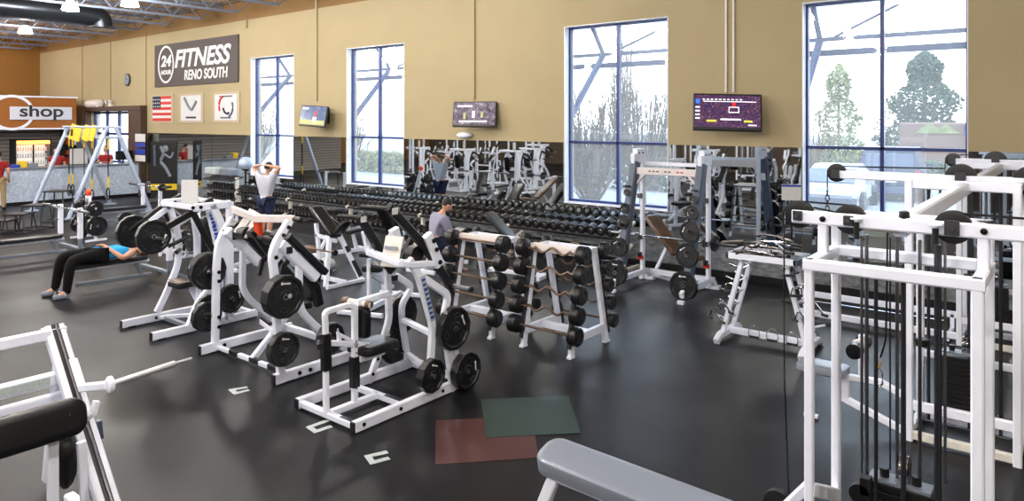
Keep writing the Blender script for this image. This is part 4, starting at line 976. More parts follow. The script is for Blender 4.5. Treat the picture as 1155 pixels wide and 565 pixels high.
    horn(mb,(XB,4.15,.953),(XB+.26,4.15,.953)); horn(mb,(XB,4.17,.44),(XB+.2,4.17,.44)); horn(mb,(XA,4.3,.92),(XA-.26,4.3,.92)); horn(mb,(XA,4.3,.42),(XA-.2,4.3,.42)); mb.build('plate_storage_horn', t)
    return t
machine_press()
for (c,dd,ax,lb,th,sp) in (((-6.22,4.13,.94),.44,1,'large front plate with a pale mark at the top right of the middle machine',1.6,1.45),((-6.31,4.15,.93),.43,1,'second large plate tight behind the front plate on the middle machine',1.4,.9),((-6.24,4.13,.41),.345,1,'plate low on the right upright of the middle machine above the floor',1.8,1.35),((-8.02,4.3,.93),.44,-1,'large plate half hidden behind the left upright of the middle machine',1.4,.2),((-8.12,4.32,.93),.42,-1,'outermost large plate on the upper left of the middle machine',1.3,1.0),((-8.02,4.28,.40),.36,-1,'plate low behind the left upright of the middle machine',1.5,.7),((-8.12,4.36,.46),.34,-1,'outer low plate left of the middle machine, behind its neighbour',1.2,.7)):
    plate(c,dd,(ax,0,0),lb,th,sp)
setp(MB().box(PX(-7.0,291,255),(.14,.05,.2),'orange',Ry(.4)@Rx(.3),.015).build('orange_towel'),'small orange cloth hanging at the top of the middle machine','towel')
# ---- far machine (left)
def machine_pull():
    XA, XB = -9.70, -8.86; XC = (XA+XB)/2
    t = thing('plate_loaded_machine','white chest-press machine with brown-edged seat, left of the three plate-loaded machines','exercise machine',(XC,4.7,0))
    mb = MB()
    for X in (XA,XB):
        mb.tube([(X,4.03,.06),(X,5.45,.06)],.06,.10,'white'); mb.part('end_cap').bx((X-.028,4.015,.01),(X+.028,4.03,.11),'black',.002); mb.bx((X-.03,4.1,0),(X+.03,4.2,.02),'black')
    mb.tube([(XA,5.40,.06),(XB,5.40,.06)],.05,.07,'white',ref=(0,1,0)); mb.tube([(XA,4.55,.05),(XB,4.55,.05)],.05,.06,'silver_paint',ref=(0,1,0)); bolts(mb,[(XB+.031,4.72,.06),(XB+.031,4.86,.06),(XA+.031,4.46,.06)],r=.02); mb.tube([(XA+.05,4.5,.06),(XC,4.9,.08)],.05,.05,'white'); mb.tube([(XB-.05,4.5,.06),(XC,4.9,.08)],.05,.05,'white'); mb.build('base_frame', t)
    mb = MB(); T(mb,XA,[(177,352),(188,330),(201.5,297),(201.5,266),(192,236)],.07,.10,r=.15); mb.build('left_upright', t)
    mb = MB(); mb.tube([(XB,4.5,.06),(XB,4.62,.35),(XB,4.98,.72),(XB,4.95,1.3),(XB,4.8,1.6)],.07,.10,'white',r=.12); mb.build('right_upright', t)
    mb = MB(); a = PX(XB,219,234.5); b2 = PX(XB,259,230); mb.tube([a,b2],.07,.10,'white'); bolts(mb,[PX(XB,u,v)+V((.036,0,0)) for u,v in ((216,234),(225,233.5))],r=.024); a2 = a+V((-.84,0,0)); b3 = b2+V((-.84,0,0)); mb.tube([a2,b3],.07,.10,'white'); bolts(mb,[a2+(b3-a2)*.1+V((.036,0,0)),a2+(b3-a2)*.3+V((.036,0,0))],r=.024); mb.tube([a,a2],.06,.07,'white',ref=(0,0,1)); mb.tube([b2,b3],.06,.07,'white',ref=(0,0,1))
    mb.tube([b2+V((0,0,.03)),(b2.x,b2.y,.06)],.07,.09,'white'); mb.build('top_frame', t)
    mb = MB(); a = PX(XC+.1,217.5,233); b2 = PX(XC+.1,222,266); mb.tube([a,b2,(XC+.1,b2.y+.02,.1)],.06,.08,'white'); mb.build('seat_back_post', t)
    mb = MB(); a = PX(XB-.1,236,238); b2 = PX(XB-.1,244,271); mb.tube([a,b2,(b2.x,b2.y+.08,.1)],.06,.08,'white'); d=(b2-a).normalized()
    for i in range(7):
        q = a.lerp(b2,.12+i*.13)+V((.034,0,0)); mb.box(q,(.004,.05,.035 if i%3 else .055),'mark_blue',None,0)
    mb.build('lettered_post', t)
    mb = MB(); mb.cushion((XC-.12,4.98,1.13),(.22,.52,.10),'pad',Rx(PI/2-.12),rad=.1); mb.build('back_pad', t)
    mb = MB(); mb.cushion((XC+.02,4.70,.56),(.36,.44,.08),'pad',Rx(.05)); seat_ = mb.build('seat', t)
    mb = MB(); mb.cushion((XC+.02,4.555,.597),(.36,.10,.012),'pad_brown',Rx(.05),rad=.02); mb.build('brown_seat_edge', seat_)  # brown strip along the front edge of the seat
    mb = MB(); mb.tube([(XC,4.72,.5),(XC,4.95,.06)],.06,.07,'white'); mb.tube([(XC,4.62,.48),(XC,5.05,.50)],.05,.05,'steel'); mb.build('seat_post', t)
    for (X,s_,nm) in ((XA-.05,-1,'left_lever'),(XB-.08,1,'right_lever')):
        Y0 = 4.16 if s_<0 else 4.11; zz = 1.25
        mb = MB(); e = V((X,Y0,zz)); mb.tube([e+V((-.04*s_,.22,.10)),(X-.04*s_,4.62,1.50)],.05,.07,'white'); mb.tube([e,e+V((-.03*s_,.12,.10)),(X-.02,4.55,1.50),(X-.02,4.86,1.66)],.07,.08,'black'); mb.tube([(X,4.6,1.5),(X,4.75,1.2),(X,4.88,.95)],.06,.07,'black'); mb.build(nm, t)
        mb = MB(); horn(mb,e,e+V((s_*.24,0,0)),.024,'steel'); mb.build('plate_horn', t)
        mb = MB(); mb.rod([(X,4.5,1.2),(X-.02,4.28,1.12)],.025,'black',12); mb.rod([(X,4.88,.98),(X+.1,4.72,.9)],.028,'black',12); mb.build('handle', t)
    mb = MB(); c = PX(XC,214,218); mb.box(c,(.24,.02,.36),'paper',Rz(.5)); mb.box(c+V((-.03,-.02,0)),(.03,.006,.2),'slate',Rz(.5),0); mb.rod([(c.x,c.y,c.z-.18),(c.x,c.y+.02,1.66)],.015,'steel',8); mb.build('instruction_placard', t)
    mb = MB(); horn(mb,(XA,5.2,.35),(XA-.2,5.2,.35)); horn(mb,(XB,5.0,.35),(XB+.2,5.0,.35)); mb.tube([(XB,5.0,.06),(XB,5.0,.4)],.06,.07,'white'); mb.tube([(XA,5.2,.06),(XA,5.2,.4)],.06,.07,'white'); mb.build('plate_storage_horn', t)
    return t
pull = machine_pull()
for (c,dd,ax,lb,th,sp) in (((-8.90,4.07,1.275),.43,1,'large bluish-black plate facing the camera at the front of the left machine',1.3,-.4),((-9.76,4.20,1.24),.44,-1,'large plate on the left lever of the left machine, above the lying woman',1.4,.4),((-9.86,5.2,.35),.34,-1,'plate near the floor on the far side of the left machine',1.2,.2),((-8.74,5.0,.36),.38,1,'plate low on the near side of the left machine beside the seat',1.4,.2)):
    plate(c,dd,(ax,0,0),lb,th,sp)
# two small plates glimpsed between the machines
for (X,u,v,dd,lb) in ((-7.6,372.5,381,.33,'plate seen behind the front post of the nearest machine'),):
    c = PX(-6.25,u,v); c.z = max(c.z,.20); plate(c,dd,(1,0,0),lb,1.6,.4)
hb = thing('plate_peg','short white floor peg holding the plate behind the nearest machine','peg',(-6.35,PX(-6.25,372.5,381).y,0)); c = PX(-6.25,372.5,381); mb = MB(); mb.tube([(-6.36,c.y,0.05),(-6.36,c.y,max(c.z,.2)+.05)],.05,.07,'white'); horn(mb,(-6.36,c.y,max(c.z,.2)),(-6.12,c.y,max(c.z,.2))); mb.build('post', hb)
def plate_rack(name,label,x,y,h,loads,pl):
    t = thing(name,label,'plate tree',(x,y,0)); mb = MB()
    for s_ in (-1,1):
        mb.tube([(x+s_*.42,y,.03),(x+s_*.05,y,h)],.05,.06,'white',ref=(0,1,0)); mb.tube([(x+s_*.42,y-.22,.03),(x+s_*.42,y+.22,.03)],.05,.05,'white')
    mb.tube([(x-.35,y,.2),(x+.35,y,.2)],.05,.05,'white',ref=(0,1,0)); mb.bx((x-.08,y-.04,h-.04),(x+.08,y+.04,h+.02),'white'); mb.build('frame', t)
    mb = MB()
    for (dx,z,dd,s_) in loads: horn(mb,(x+dx,y,z),(x+dx,y-.24,z+.02) if s_==0 else (x+dx+s_*.2,y,z+.02))
    mb.build('plate_horn', t)
    for (dx,z,dd,s_),lb in zip(loads,pl):
        plate((x+dx,y-.12,z+.01) if s_==0 else (x+dx+s_*.12,y,z+.01),dd,(0,-1,0) if s_==0 else (s_,0,0),lb,2.0 if s_ else 1.2,dx*9)
    return t
plate_rack('plate_tree','white A-frame plate tree with black plates, in front of the blue desk',-17.6,6.6,.98,[(0,.86,.17,0),(0,.66,.22,0),(0,.42,.30,0),(0,.22,.36,0),(-.22,.72,.36,-1),(-.33,.32,.44,-1),(.22,.72,.36,1),(.33,.34,.44,1)],
 ['tiny plate at the top of the small plate tree','small plate second from the top of the plate tree','medium plate third from the top of the plate tree','plate at the bottom front of the plate tree','plate on the upper left peg of the plate tree','big plate on the lower left peg of the plate tree','plate on the upper right peg of the plate tree','big plate on the lower right peg of the plate tree'])
setp(MB().box((-17.6,6.6,1.07),(.14,.08,.14),'orange',Ry(.5),.02).build('orange_clip'),'small orange-red clip on top of the plate tree','clip')
# ---- bench press stations
def bench_press(name,label,x,y,pm='pad',two=True):
    t = thing(name,label,'bench',(x,y,0)); lo = 'silver_paint' if two else 'white'
    mb = MB(); mb.cushion((0,-.15,.43),(.28,1.22,.07),pm); mb.build('bench_pad',t,True)
    mb = MB(); mb.tube([(.0,-.72,.37),(0,.5,.37)],.10,.045,'white'); mb.build('pad_rail',t,True)
    mb = MB(); mb.tube([(0,-.70,.36),(0,-.78,.03)],.06,.07,lo); mb.tube([(-.22,-.78,.03),(.22,-.78,.03)],.05,.05,lo,ref=(0,0,1)); mb.tube([(0,-.6,.14),(0,.55,.12)],.06,.06,lo); mb.tube([(0,.3,.36),(0,.4,.12)],.05,.06,lo); mb.build('bench_frame',t,True)
    for s_ in (-1,1):
        mb = MB(); mb.tube([(s_*.5,.62,.40),(s_*.5,.62,1.0)],.07,.09,'white'); mb.bx((s_*.5-.035,.50,.93),(s_*.5+.035,.62,.96),'white'); mb.bx((s_*.5-.035,.50,.93),(s_*.5+.035,.53,1.0),'white'); mb.bx((s_*.5-.02,.50,.68),(s_*.5+.02,.60,.71),'steel'); mb.build('upright',t,True)
        mb = MB(); mb.tube([(s_*.5,.62,.40),(s_*.5,.62,.22),(s_*.5,.95,.03)],.07,.07,lo,r=.1); mb.build('foot',t,True)
    mb = MB(); mb.tube([(-.5,.62,.2),(.5,.62,.2)],.06,.06,lo,ref=(0,1,0)); mb.build('cross_bar',t,True)
    t.rotation_euler = (0,0,0); return t
bench_press('bench_press','bench press with silver-painted base on which the woman lies',-12.22,5.0)
olympic('steel barbell racked over the lying woman',-13.5,-11.25,5.55,.97,.42,.42)
plate((-13.2,5.55,.97),.24,(-1,0,0),'small plate on the far left end of the bar over the lying woman')
o = bench_press('bench_press','empty bench press with black pad at far left',-15.75,4.95,'pad')  # pad is plain black all over
olympic('bare barbell racked on the empty bench at far left',-16.9,-14.6,5.48,.97,.42,.42)
o = bench_press('bench_press','bench press station farther back before the desk, half hidden by the left machine',-19.4,8.2)
olympic('bare barbell racked before the desk, behind the left machine',-20.5,-18.3,8.73,.97,.42,.42)
plate((-18.6,8.73,.97),.2,(1,0,0),'small plate at the right end of the bar behind the left machine')
# ---- curl bench behind the middle machine
def curl_bench(label,x,y,rz=0):
    t = thing('curl_bench',label,'bench',(x,y,0)); 
    mb = MB(); mb.tube([(-.75,0,.05),(.35,0,.05)],.06,.07,'white',ref=(0,1,0)); mb.tube([(.35,-.38,.03),(.35,.38,.03)],.06,.05,'white',ref=(0,0,1)); mb.tube([(-.75,-.3,.03),(-.75,.3,.03)],.06,.05,'white',ref=(0,0,1)); mb.tube([(.3,-.36,.03),(.05,-.1,.78)],.06,.08,'white',ref=(1,0,0)); mb.tube([(.3,.36,.03),(.05,.1,.78)],.06,.08,'white'); mb.tube([(-.3,0,.05),(-.45,0,.95)],.06,.07,'white',ref=(0,1,0)); mb.tube([(-.7,0,.05),(-.62,0,.42)],.06,.07,'white',ref=(0,1,0)); mb.tube([(-.45,0,.75),(.1,0,.70)],.06,.06,'white',ref=(0,1,0)); mb.build('frame',t,True)
    mb = MB(); mb.tube([(.29,.35,.08),(.2,.26,.35)],.066,.086,'black'); mb.tube([(.16,.21,.5),(.13,.18,.6)],.066,.086,'black'); mb.build('wrap',t,True)
    mb = MB(); mb.cushion((-.18,0,1.0),(.72,.27,.07),'pad',Ry(math.radians(38))); mb.build('arm_pad',t,True); mb = MB(); mb.tube([(-.45,0,1.2),(.08,0,.80)],.08,.05,'white',ref=(0,1,0)); mb.build('pad_rail',t,True)
    mb = MB(); mb.cushion((.26,0,.94),(.34,.2,.06),'pad',Ry(math.radians(-42))); mb.build('bar_rest',t,True)
    mb = MB(); mb.cushion((-.68,0,.47),(.36,.32,.09),'pad_brown'); mb.build('seat',t,True)
    t.rotation_euler = (0,0,rz); return t
curl_bench('white preacher curl bench with a black arm pad behind the middle machine',-9.75,7.4)
fixed_bar('roller_bar','brown handled bar resting on the preacher curl bench','x' and -10.35,-9.2,7.0,.62,.05,.06,False)
setp(MB().ell((-10.6,7.9,.12),(.17,.17,.12),'paper',n=18,k=10).build('white_cap'),'white rounded object on the floor left of the preacher curl bench','cap')
def side_station(label,x,y,rz):
    t = thing('seated_bench_station',label,'exercise machine',(x,y,0))
    mb = MB(); mb.tube([(0,-.6,.05),(0,.6,.05)],.06,.08,'white'); mb.tube([(-.35,.6,.04),(.35,.6,.04)],.06,.06,'white',ref=(0,0,1)); mb.tube([(-.35,-.6,.04),(.35,-.6,.04)],.06,.06,'white',ref=(0,0,1)); mb.tube([(0,.1,.05),(0,.1,.55)],.07,.08,'white'); mb.tube([(0,-.35,.05),(0,-.35,.75)],.05,.06,'white'); mb.tube([(0,-.3,.52),(0,.35,.2)],.05,.06,'white'); mb.build('frame',t,True)
    mb = MB(); mb.cushion((0,-.1,.6),(.3,.5,.09),'pad'); mb.build('seat',t,True); mb = MB(); mb.cushion((0,-.38,.82),(.26,.16,.07),'pad'); mb.build('arm_pad',t,True); t.rotation_euler = (0,0,rz); return t
side_station('white framed bench with two small black pads behind the nearest machine',-7.95,6.9,math.radians(20))
side_station('white framed bench behind the left machine, near the desk',-13.4,8.2,math.radians(-30))
incline_bench('incline_bench','black-padded incline bench in front of the dumbbell rack, left of the seated man',-10.3,9.3,math.radians(200),48)
incline_bench('incline_bench','incline bench between the two machines and the dumbbell rack',-11.7,9.1,math.radians(170),38)
incline_bench('incline_bench','dark incline bench by the dumbbell rack behind the curl bench',-7.7,9.8,math.radians(100),42)
incline_bench('incline_bench','dark incline bench behind the left machine, toward the dumbbell rack',-14.3,7.3,math.radians(150),45)
incline_bench('incline_bench','brown-padded incline bench behind the middle machine, toward the rack',-12.2,7.2,math.radians(205),40,'pad_brown')
plate_rack('plate_tree','white plate tree with four plates behind the middle machine',-13.3,6.9,.95,[(0,.75,.3,0),(0,.40,.42,0),(.33,.34,.42,1),(-.33,.34,.42,-1)],['upper front plate on the tree behind the middle machine','lower front plate on the tree behind the middle machine','right-hand plate on the tree behind the middle machine','left-hand plate on the tree behind the middle machine'])
# ---- attachment rack
at_ = thing('attachment_rack','white handle rack with slanted ladder sides and a tray of chrome handles','storage rack',(-2.93,8.6,0))
mb = MB(); mb.tube([(-3.42,8.62,.10),(-2.43,8.62,.10)],.07,.08,'white',ref=(0,1,0)); mb.build('base_bar', at_)
for (xb,xt,s_) in ((-3.42,-3.17,-1),(-2.43,-2.68,1)):
    mb = MB(); mb.tube([(xb,8.24,.03),(xb,8.34,.09),(xb,8.90,.09),(xb,9.0,.03)],.07,.08,'white',r=.08)
    for (yb,yt) in ((8.45,8.46),(8.78,8.80)): mb.tube([(xb,yb,.1),(xt,yt,1.06)],.05,.055,'white',ref=(0,1,0))
    mb.build('side_ladder', at_)
    mb = MB()
    for k in range(5):
        f = .16+k*.17; x = xb+(xt-xb)*f; z = .1+.96*f; mb.rod([(x,8.45,z),(x,8.80,z)],.012,'chrome',8)
        mb.rod([(x,8.5,z),(x+s_*.13,8.44,z+.05)],.014,'chrome',8); mb.rod([(x,8.76,z),(x+s_*.15,8.80,z+.05)],.014,'white',8)
    mb.build('rung_peg', at_)
mb = MB(); mb.bx((-3.32,8.36,1.05),(-2.55,8.86,1.075),'charcoal'); mb.bx((-3.34,8.34,1.04),(-2.52,8.37,1.11),'white'); mb.bx((-3.34,8.85,1.04),(-2.52,8.88,1.11),'white'); mb.bx((-3.34,8.34,1.04),(-3.31,8.88,1.11),'white'); mb.bx((-2.55,8.34,1.04),(-2.50,8.88,1.11),'slate'); mb.build('tray', at_)
rnd = random.Random(4); hp = []
def dhandle():
    mb = MB(); mb.rod([(-.06,0,0),(.06,0,0)],.014,'black',10); mb.rod([(-.06,0,0),(-.07,0,.07),(-.02,0,.14),(.02,0,.14),(.07,0,.07),(.06,0,0)],.006,'chrome',8,.02); o = mb.build('stirrup_attachment'); return o
dh = setp(dhandle(),'d-shaped chrome cable handle hanging on the left of the base bar of the handle rack','handle'); dh.location = (-3.08,8.57,.075)
place(dh,(-2.86,8.57,.075),label='d-shaped chrome cable handle at the middle of the base bar of the handle rack'); place(dh,(-2.63,8.57,.075),label='d-shaped cable handle at the right of the base bar of the handle rack')
def piece(kind):
    mb = MB()
    if kind==0: mb.rod([(-.3,0,0),(-.12,0,.03),(.12,0,.03),(.3,0,0)],.013,'chrome',8,.04); mb.rod([(-.32,0,0),(-.2,0,0)],.018,'black',8); mb.rod([(.2,0,0),(.32,0,0)],.018,'black',8)
    elif kind==1: mb.rod([(-.12,-.05,0),(0,.1,.06),(.12,-.05,0)],.012,'chrome',8,.04); mb.rod([(-.16,-.05,0),(-.08,-.05,0)],.018,'black',8); mb.rod([(.08,-.05,0),(.16,-.05,0)],.018,'black',8)
    else: mb.rod([(-.06,0,0),(-.05,.1,.02),(.05,.1,.02),(.06,0,0)],.008,'chrome',8,.03); mb.rod([(-.07,0,0),(.07,0,0)],.016,'charcoal',8)
    return mb.build('cable_attachment')
A = [piece(0),piece(1),piece(2)]
tr_lb = ['long curved pull bar','v-shaped bar','short stirrup grip']
for i in range(12):
    k = i%3; loc = (-3.24+(i%6)*.12,8.44+.26*(i//6)+rnd.uniform(-.04,.04),1.10+.018*i*.4); rot = (rnd.uniform(-.2,.2),rnd.uniform(-.15,.15),rnd.uniform(0,3))
    if k==0: loc = (-2.95+.1*rnd.uniform(-1,1),8.5+.06*i/3,1.10+.02*i)
    if k==0: rot = (0,0,rnd.uniform(-.4,.4))
    lb = 'chrome %s lying in the tray of the handle rack'%tr_lb[k]
    o = A[k] if i<3 else A[k].copy()
    if i>=3: col.objects.link(o)
    o.location = loc; o.rotation_euler = rot; setp(o,lb,'handle','chrome %ss in the tray of the handle rack'%tr_lb[k])
for i,(x,y,z) in enumerate(((-3.40,8.5,.42),(-3.33,8.5,.62),(-3.52,8.52,.28),(-2.52,8.42,.70),(-2.45,8.42,.45),(-2.60,8.42,.92),(-2.4,8.78,.5))):
    o = A[1+(i%2)].copy(); col.objects.link(o); o.location = (x,y-.05,z); o.rotation_euler = (PI/2,0,.6 if i%2 else -.5); setp(o,'chrome grip hanging on the %s ladder of the handle rack'%('left' if i<3 else 'right'),'handle','chrome grips hung on the %s ladder of the handle rack'%('left' if i<3 else 'right'))
# ---- suspension frame
sf = thing('suspension_rig','tall silver A-frame with yellow boards and hanging suspension straps by the desk','exercise rig',(-23,8.7,0))
XA2, XB2, ZT = -24.4, -21.6, 2.52
for X in (XA2,XB2):
    for (yf,sx) in ((7.6,-.0),(9.8,.0)):
        mb = MB(); mb.rod([(X+sx,yf,.03),(X,8.7+(.12 if yf>9 else -.12),ZT)],.06,'galv',12); mb.box((X+sx,yf,.025),(.22,.3,.04),'galv'); mb.build('leg', sf)
mb = MB()
for dy in (-.22,.22): mb.rod([(XA2-.1,8.7+dy,ZT),(XB2+.1,8.7+dy,ZT)],.035,'galv',10); mb.rod([(XA2-.1,8.7+dy,ZT-.3),(XB2+.1,8.7+dy,ZT-.3)],.035,'galv',10)
for i in range(7):
    x = XA2+i*(XB2-XA2)/6; mb.rod([(x,8.48,ZT),(x,8.92,ZT)],.03,'galv',8); mb.rod([(x,8.48,ZT),(x,8.48,ZT-.3)],.02,'galv',8); mb.rod([(x,8.48,ZT-.3),(x,8.92,ZT-.3)],.03,'galv',8)
mb.build('top_ladder', sf)
for (xa,w) in ((-23.85,.78),(-22.85,.42),(-22.35,.3)):
    MB().box((xa+w/2,8.44,ZT-.17),(w,.03,.46),'yellow',Ry(.12)@Rx(-.2)).build('yellow_board', sf)
MB().box((-23.65,8.40,ZT-.17),(.12,.01,.2),'charcoal',None,0).build('board_mark', sf)
for i,(u,v1,hl) in enumerate(((78,208,1),(82,208,1),(95,212,0),(104,214,1),(122,212,0))):
    x = PY(8.6,u,200).x; z1 = PY(8.6,u,v1).z; t = thing('suspension_strap','black and yellow training strap with foot loop, %s from the left on the silver frame'%['first','second','third','fourth','fifth'][i],'strap',(x,8.6,ZT-.3))
    mb = MB(); mb.bx((x-.03,8.595,z1),(x+.03,8.605,ZT-.3),'black',.001); mb.build('webbing', t)
    mb = MB(); mb.bx((x-.045,8.59,ZT-.62),(x+.045,8.61,ZT-.32),'yellow',.002); mb.bx((x-.04,8.59,z1+.02),(x+.04,8.61,z1+.32),'yellow',.002); mb.build('yellow_tab', t)
    mb = MB(); r = [V((x+.12*math.cos(a)*(.9),8.6,z1-.17+.17*math.sin(a))) for a in [2*PI*k/20 for k in range(20)]]; mb.rod(r+[r[0]],.018,'black',8); mb.rod([(x-.1,8.6,z1-.24),(x+.1,8.6,z1-.24)],.022,'black',8); mb.build('handle_loop', t)
# ---- plyo box frames
def plyo(label,u,v,w,h):
    p = PZ(0,u,v); t = thing('plyo_step',label,'step frame',p); mb = MB(); b_ = w*.52; tp = w*.40
    for sx in (-1,1):
        for sy in (-1,1): mb.rod([(sx*b_,sy*b_,.02),(sx*tp,sy*tp,h)],.018,'charcoal',8)
        mb.rod([(sx*b_,-b_,.02),(sx*b_,b_,.02)],.018,'charcoal',8); mb.rod([(-b_,sx*b_,.02),(b_,sx*b_,.02)],.018,'charcoal',8)
    mb.build('leg_frame',t,True); MB().box((0,0,h+.01),(w*.95,w*.95,.04),'charcoal').build('platform',t,True); t.rotation_euler=(0,0,.75); return t
plyo('lowest dark metal plyometric stool at the far left edge',4,262,.46,.28); plyo('middle-height dark metal plyometric stool at far left',22,262,.50,.44); plyo('tall dark metal plyometric stool, third from the left edge',41,258,.52,.58); plyo('tallest dark metal plyometric stool behind the plate tree',66,249,.56,.80)
# ---- banner stand by the wall
p = PY(11.25,185,225); p.z = 0; rz = math.radians(38.6+8); bn = thing('roll_up_banner','tall black roll-up banner with a grey exercising figure and a yellow strip','banner',p)
MB().box((0,0,.06),(.86,.2,.1),'steel').build('base_box',bn,True); MB().box((0,0,1.05),(.84,.012,1.94),'black',None,.002).build('banner_sheet',bn,True)
MB().box((0,-.008,.50),(.82,.004,.20),'yellow',None,0).build('yellow_strip',bn,True)
mb = MB(); mb.rod([(-.1,-.012,1.85),(.0,-.012,1.6),(-.12,-.012,1.35),(.06,-.012,1.15),(.2,-.012,.85)],.05,'pad_grey',8,.1); mb.rod([(.0,-.012,1.6),(.22,-.012,1.45),(.30,-.012,1.65)],.035,'pad_grey',8,.08); mb.ell((.05,-.012,1.78),(.09,.02,.11),'pad_grey'); mb.rod([(-.3,-.012,1.9),(-.28,-.012,1.2)],.04,'slate',8); mb.build('printed_figure',bn,True)
MB().box((0,-.012,.50),(.5,.004,.07),'charcoal',None,0).build('strip_text',bn,True); bn.rotation_euler=(0,0,rz)
# ------------------------------------------------------------------ cable stations on the right
def pulley(mb_dark, mb_mark, c, r, axis=(0,1,0)):
    mb_dark.lathe(c,axis,[(-.022,r*.3),(-.022,r*.9),(-.02,r),(-.008,r),(0,r*.9),(.008,r),(.02,r),(.022,r*.9),(.022,r*.3)],'black',28)
    mb_mark.lathe(c,axis,[(-.03,.02),(.03,.02)],'steel',12)
def stack(t, xa, xb, y, z0, z1, w=.11):
    n = int((z1-z0)/.04); mb = MB()
    for i in range(n): mb.bx((xa,y-w/2,z0+i*.04),(xb,y+w/2,z0+i*.04+.036),'black',.003)
    mb.build('weight_stack', t)
    mb = MB(); mb.bx((xa,y-w/2,z1),(xb,y+w/2,z1+.018),'silver_paint',.002); mb.build('top_plate', t)
    mb = MB()
    for x in (xa+.07,xb-.07): mb.lathe((x,y,z1+.018),(0,0,1),[(0,.022),(.045,.022)],'black',14)
    mb.build('collar', t); mb = MB(); c = ((xa+xb)/2+.02,y,z1+.09); mb.lathe(c,(1,0,0),[(-.02,.03),(-.02,.06),(-.01,.062),(0,.05),(.01,.062),(.02,.06),(.02,.03)],'chrome',20); mb.lathe(c,(1,0,0),[(-.025,.035),(.025,.035)],'black',16); mb.bx((c[0]-.028,y-.015,z1),(c[0]+.028,y+.015,z1+.06),'steel'); mb.build('stack_pulley', t)
# unit 1 (nearest)
U1X0, U1X1, Y1 = -1.085, -.355, 4.08
u1 = thing('cable_station','nearest white steel cable station with tall box frame and pulleys, at the right','exercise machine',(-.72,Y1,0))
mb = MB(); mb.tube([(U1X0,3.82,0),(U1X0,3.82,1.965)],.042,.046,'white'); mb.build('front_post', u1)
mb = MB(); mb.tube([(U1X1,3.82,0),(U1X1,3.82,1.965)],.052,.052,'white'); mb.build('front_post', u1)
for X in (U1X0,U1X1):
    mb = MB(); mb.tube([(X,4.34,0),(X,4.34,2.13)],.046,.046,'white'); mb.build('rear_post', u1)
    mb = MB(); mb.tube([(X,3.795,1.96),(X,4.34,1.96)],.055,.06,'white'); mb.build('side_bar', u1)
    mb = MB(); mb.tube([(X+(.0 if X<-.7 else 0),4.08,1.98),(X,4.08,2.135)],.05,.05,'white'); mb.build('riser', u1)
mb = MB(); mb.tube([(U1X0-.026,3.82,1.96),(U1X1+.03,3.82,1.96)],.055,.06,'white',ref=(0,1,0)); mb.tube([(U1X0,4.34,1.96),(U1X1,4.34,1.96)],.055,.06,'white',ref=(0,1,0)); mb.build('front_bar', u1)
mb = MB(); mb.tube([(U1X0,3.82,.80),(U1X0,4.34,.56)],.05,.07,'white'); mb.tube([(U1X0,4.34,.06),(U1X1,4.34,.06)],.05,.06,'white',ref=(0,1,0)); mb.tube([(U1X0,3.82,.06),(U1X1,3.82,.06)],.05,.06,'white',ref=(0,1,0)); mb.tube([(U1X0,3.8,.06),(U1X0,4.36,.06)],.05,.06,'white'); mb.tube([(U1X1,3.8,.06),(U1X1,4.36,.06)],.05,.06,'white'); mb.tube([(U1X0,3.84,.82),(U1X0-.20,3.9,.55)],.05,.05,'white'); mb.build('lower_brace', u1)
mb = MB(); mb.tube([(-1.245,Y1,2.17),(.62,Y1,2.17)],.06,.072,'white_worn' if False else 'white',ref=(0,1,0)); bolts(mb,[],1)
for (u,v) in ((928,247),(1110,261)): p = PY(Y1-.03,u,v); mb.lathe(p,(0,-1,0),[(0,.016),(.012,.015),(.014,.008)],'bolt',16)
mb.tube([(-.40,Y1+.03,2.20),(-.36,Y1+.09,2.20),(-.9,Y1+.09,2.20)],.05,.03,'white',ref=(0,1,0)); mb.build('top_beam', u1)
mk, dk2 = MB(), MB()
for (u,v,r) in ((902,241.5,.076),(959,247,.078),(1075,256,.082)):
    p = PY(Y1+.0,u,v); d_ = MB(); m_ = MB(); pulley(d_,m_,V((p.x,Y1+.005,p.z)),r); d_.build('pulley', u1)
    mk.bx((p.x-.024,Y1-.048,p.z-.03),(p.x+.024,Y1-.03,p.z+.022),'charcoal'); mk.lathe((p.x,Y1-.048,p.z-.005),(0,-1,0),[(0,.011),(.012,.010)],'steel',12)
mk.build('pulley_bracket', u1)
mb = MB(); p = PY(Y1,1075,240); mb.bx((p.x-.032,Y1-.05,2.14),(p.x+.032,Y1-.032,2.215),'charcoal'); p = PY(Y1,1020,238); mb.lathe((p.x,Y1,2.185),(0,0,1),[(0,.022),(.02,.026),(.05,.024),(.055,.018)],'black',18); mb.build('rubber_bumper', u1)
mb = MB(); a = PY(Y1,880,228); b2 = PY(Y1,902,227); c = PY(Y1,965,232); mb.rod([PY(Y1,885,262),PY(Y1,882,240),PY(Y1,890,229),b2,c],.005,'black',6,.03); mb.rod([PY(Y1,918,234),PY(Y1,945,240)],.005,'black',6); mb.rod([PY(Y1,1083,241),PY(Y1,1155,246.5),(.6,Y1,2.26)],.006,'black',6); mb.rod([PY(Y1-.05,884.5,258),PY(Y1-.05,884.5,420),PY(Y1-.05,890,566)],.0045,'black',6); mb.build('cable', u1)
mb = MB()
for (u,z0,z1,r,m_,yy) in ((972,.1,2.10,.0075,'steel',4.06),(977.5,.1,2.10,.010,'steel',4.10),(988,.1,1.92,.010,'darksteel',4.02),(1012,.1,2.10,.009,'steel',4.10),(1019,.1,1.90,.012,'darksteel',4.0),(1037.5,.1,2.10,.009,'steel',4.08),(1058,.1,2.10,.017,'darksteel',3.98),(1066,.9,2.10,.007,'steel',4.1)):
    x = PY(yy,u,300).x; g = MB(); g.rod([(x,yy,z0),(x,yy,z1)],r,m_,12); g.build('guide_rod', u1)
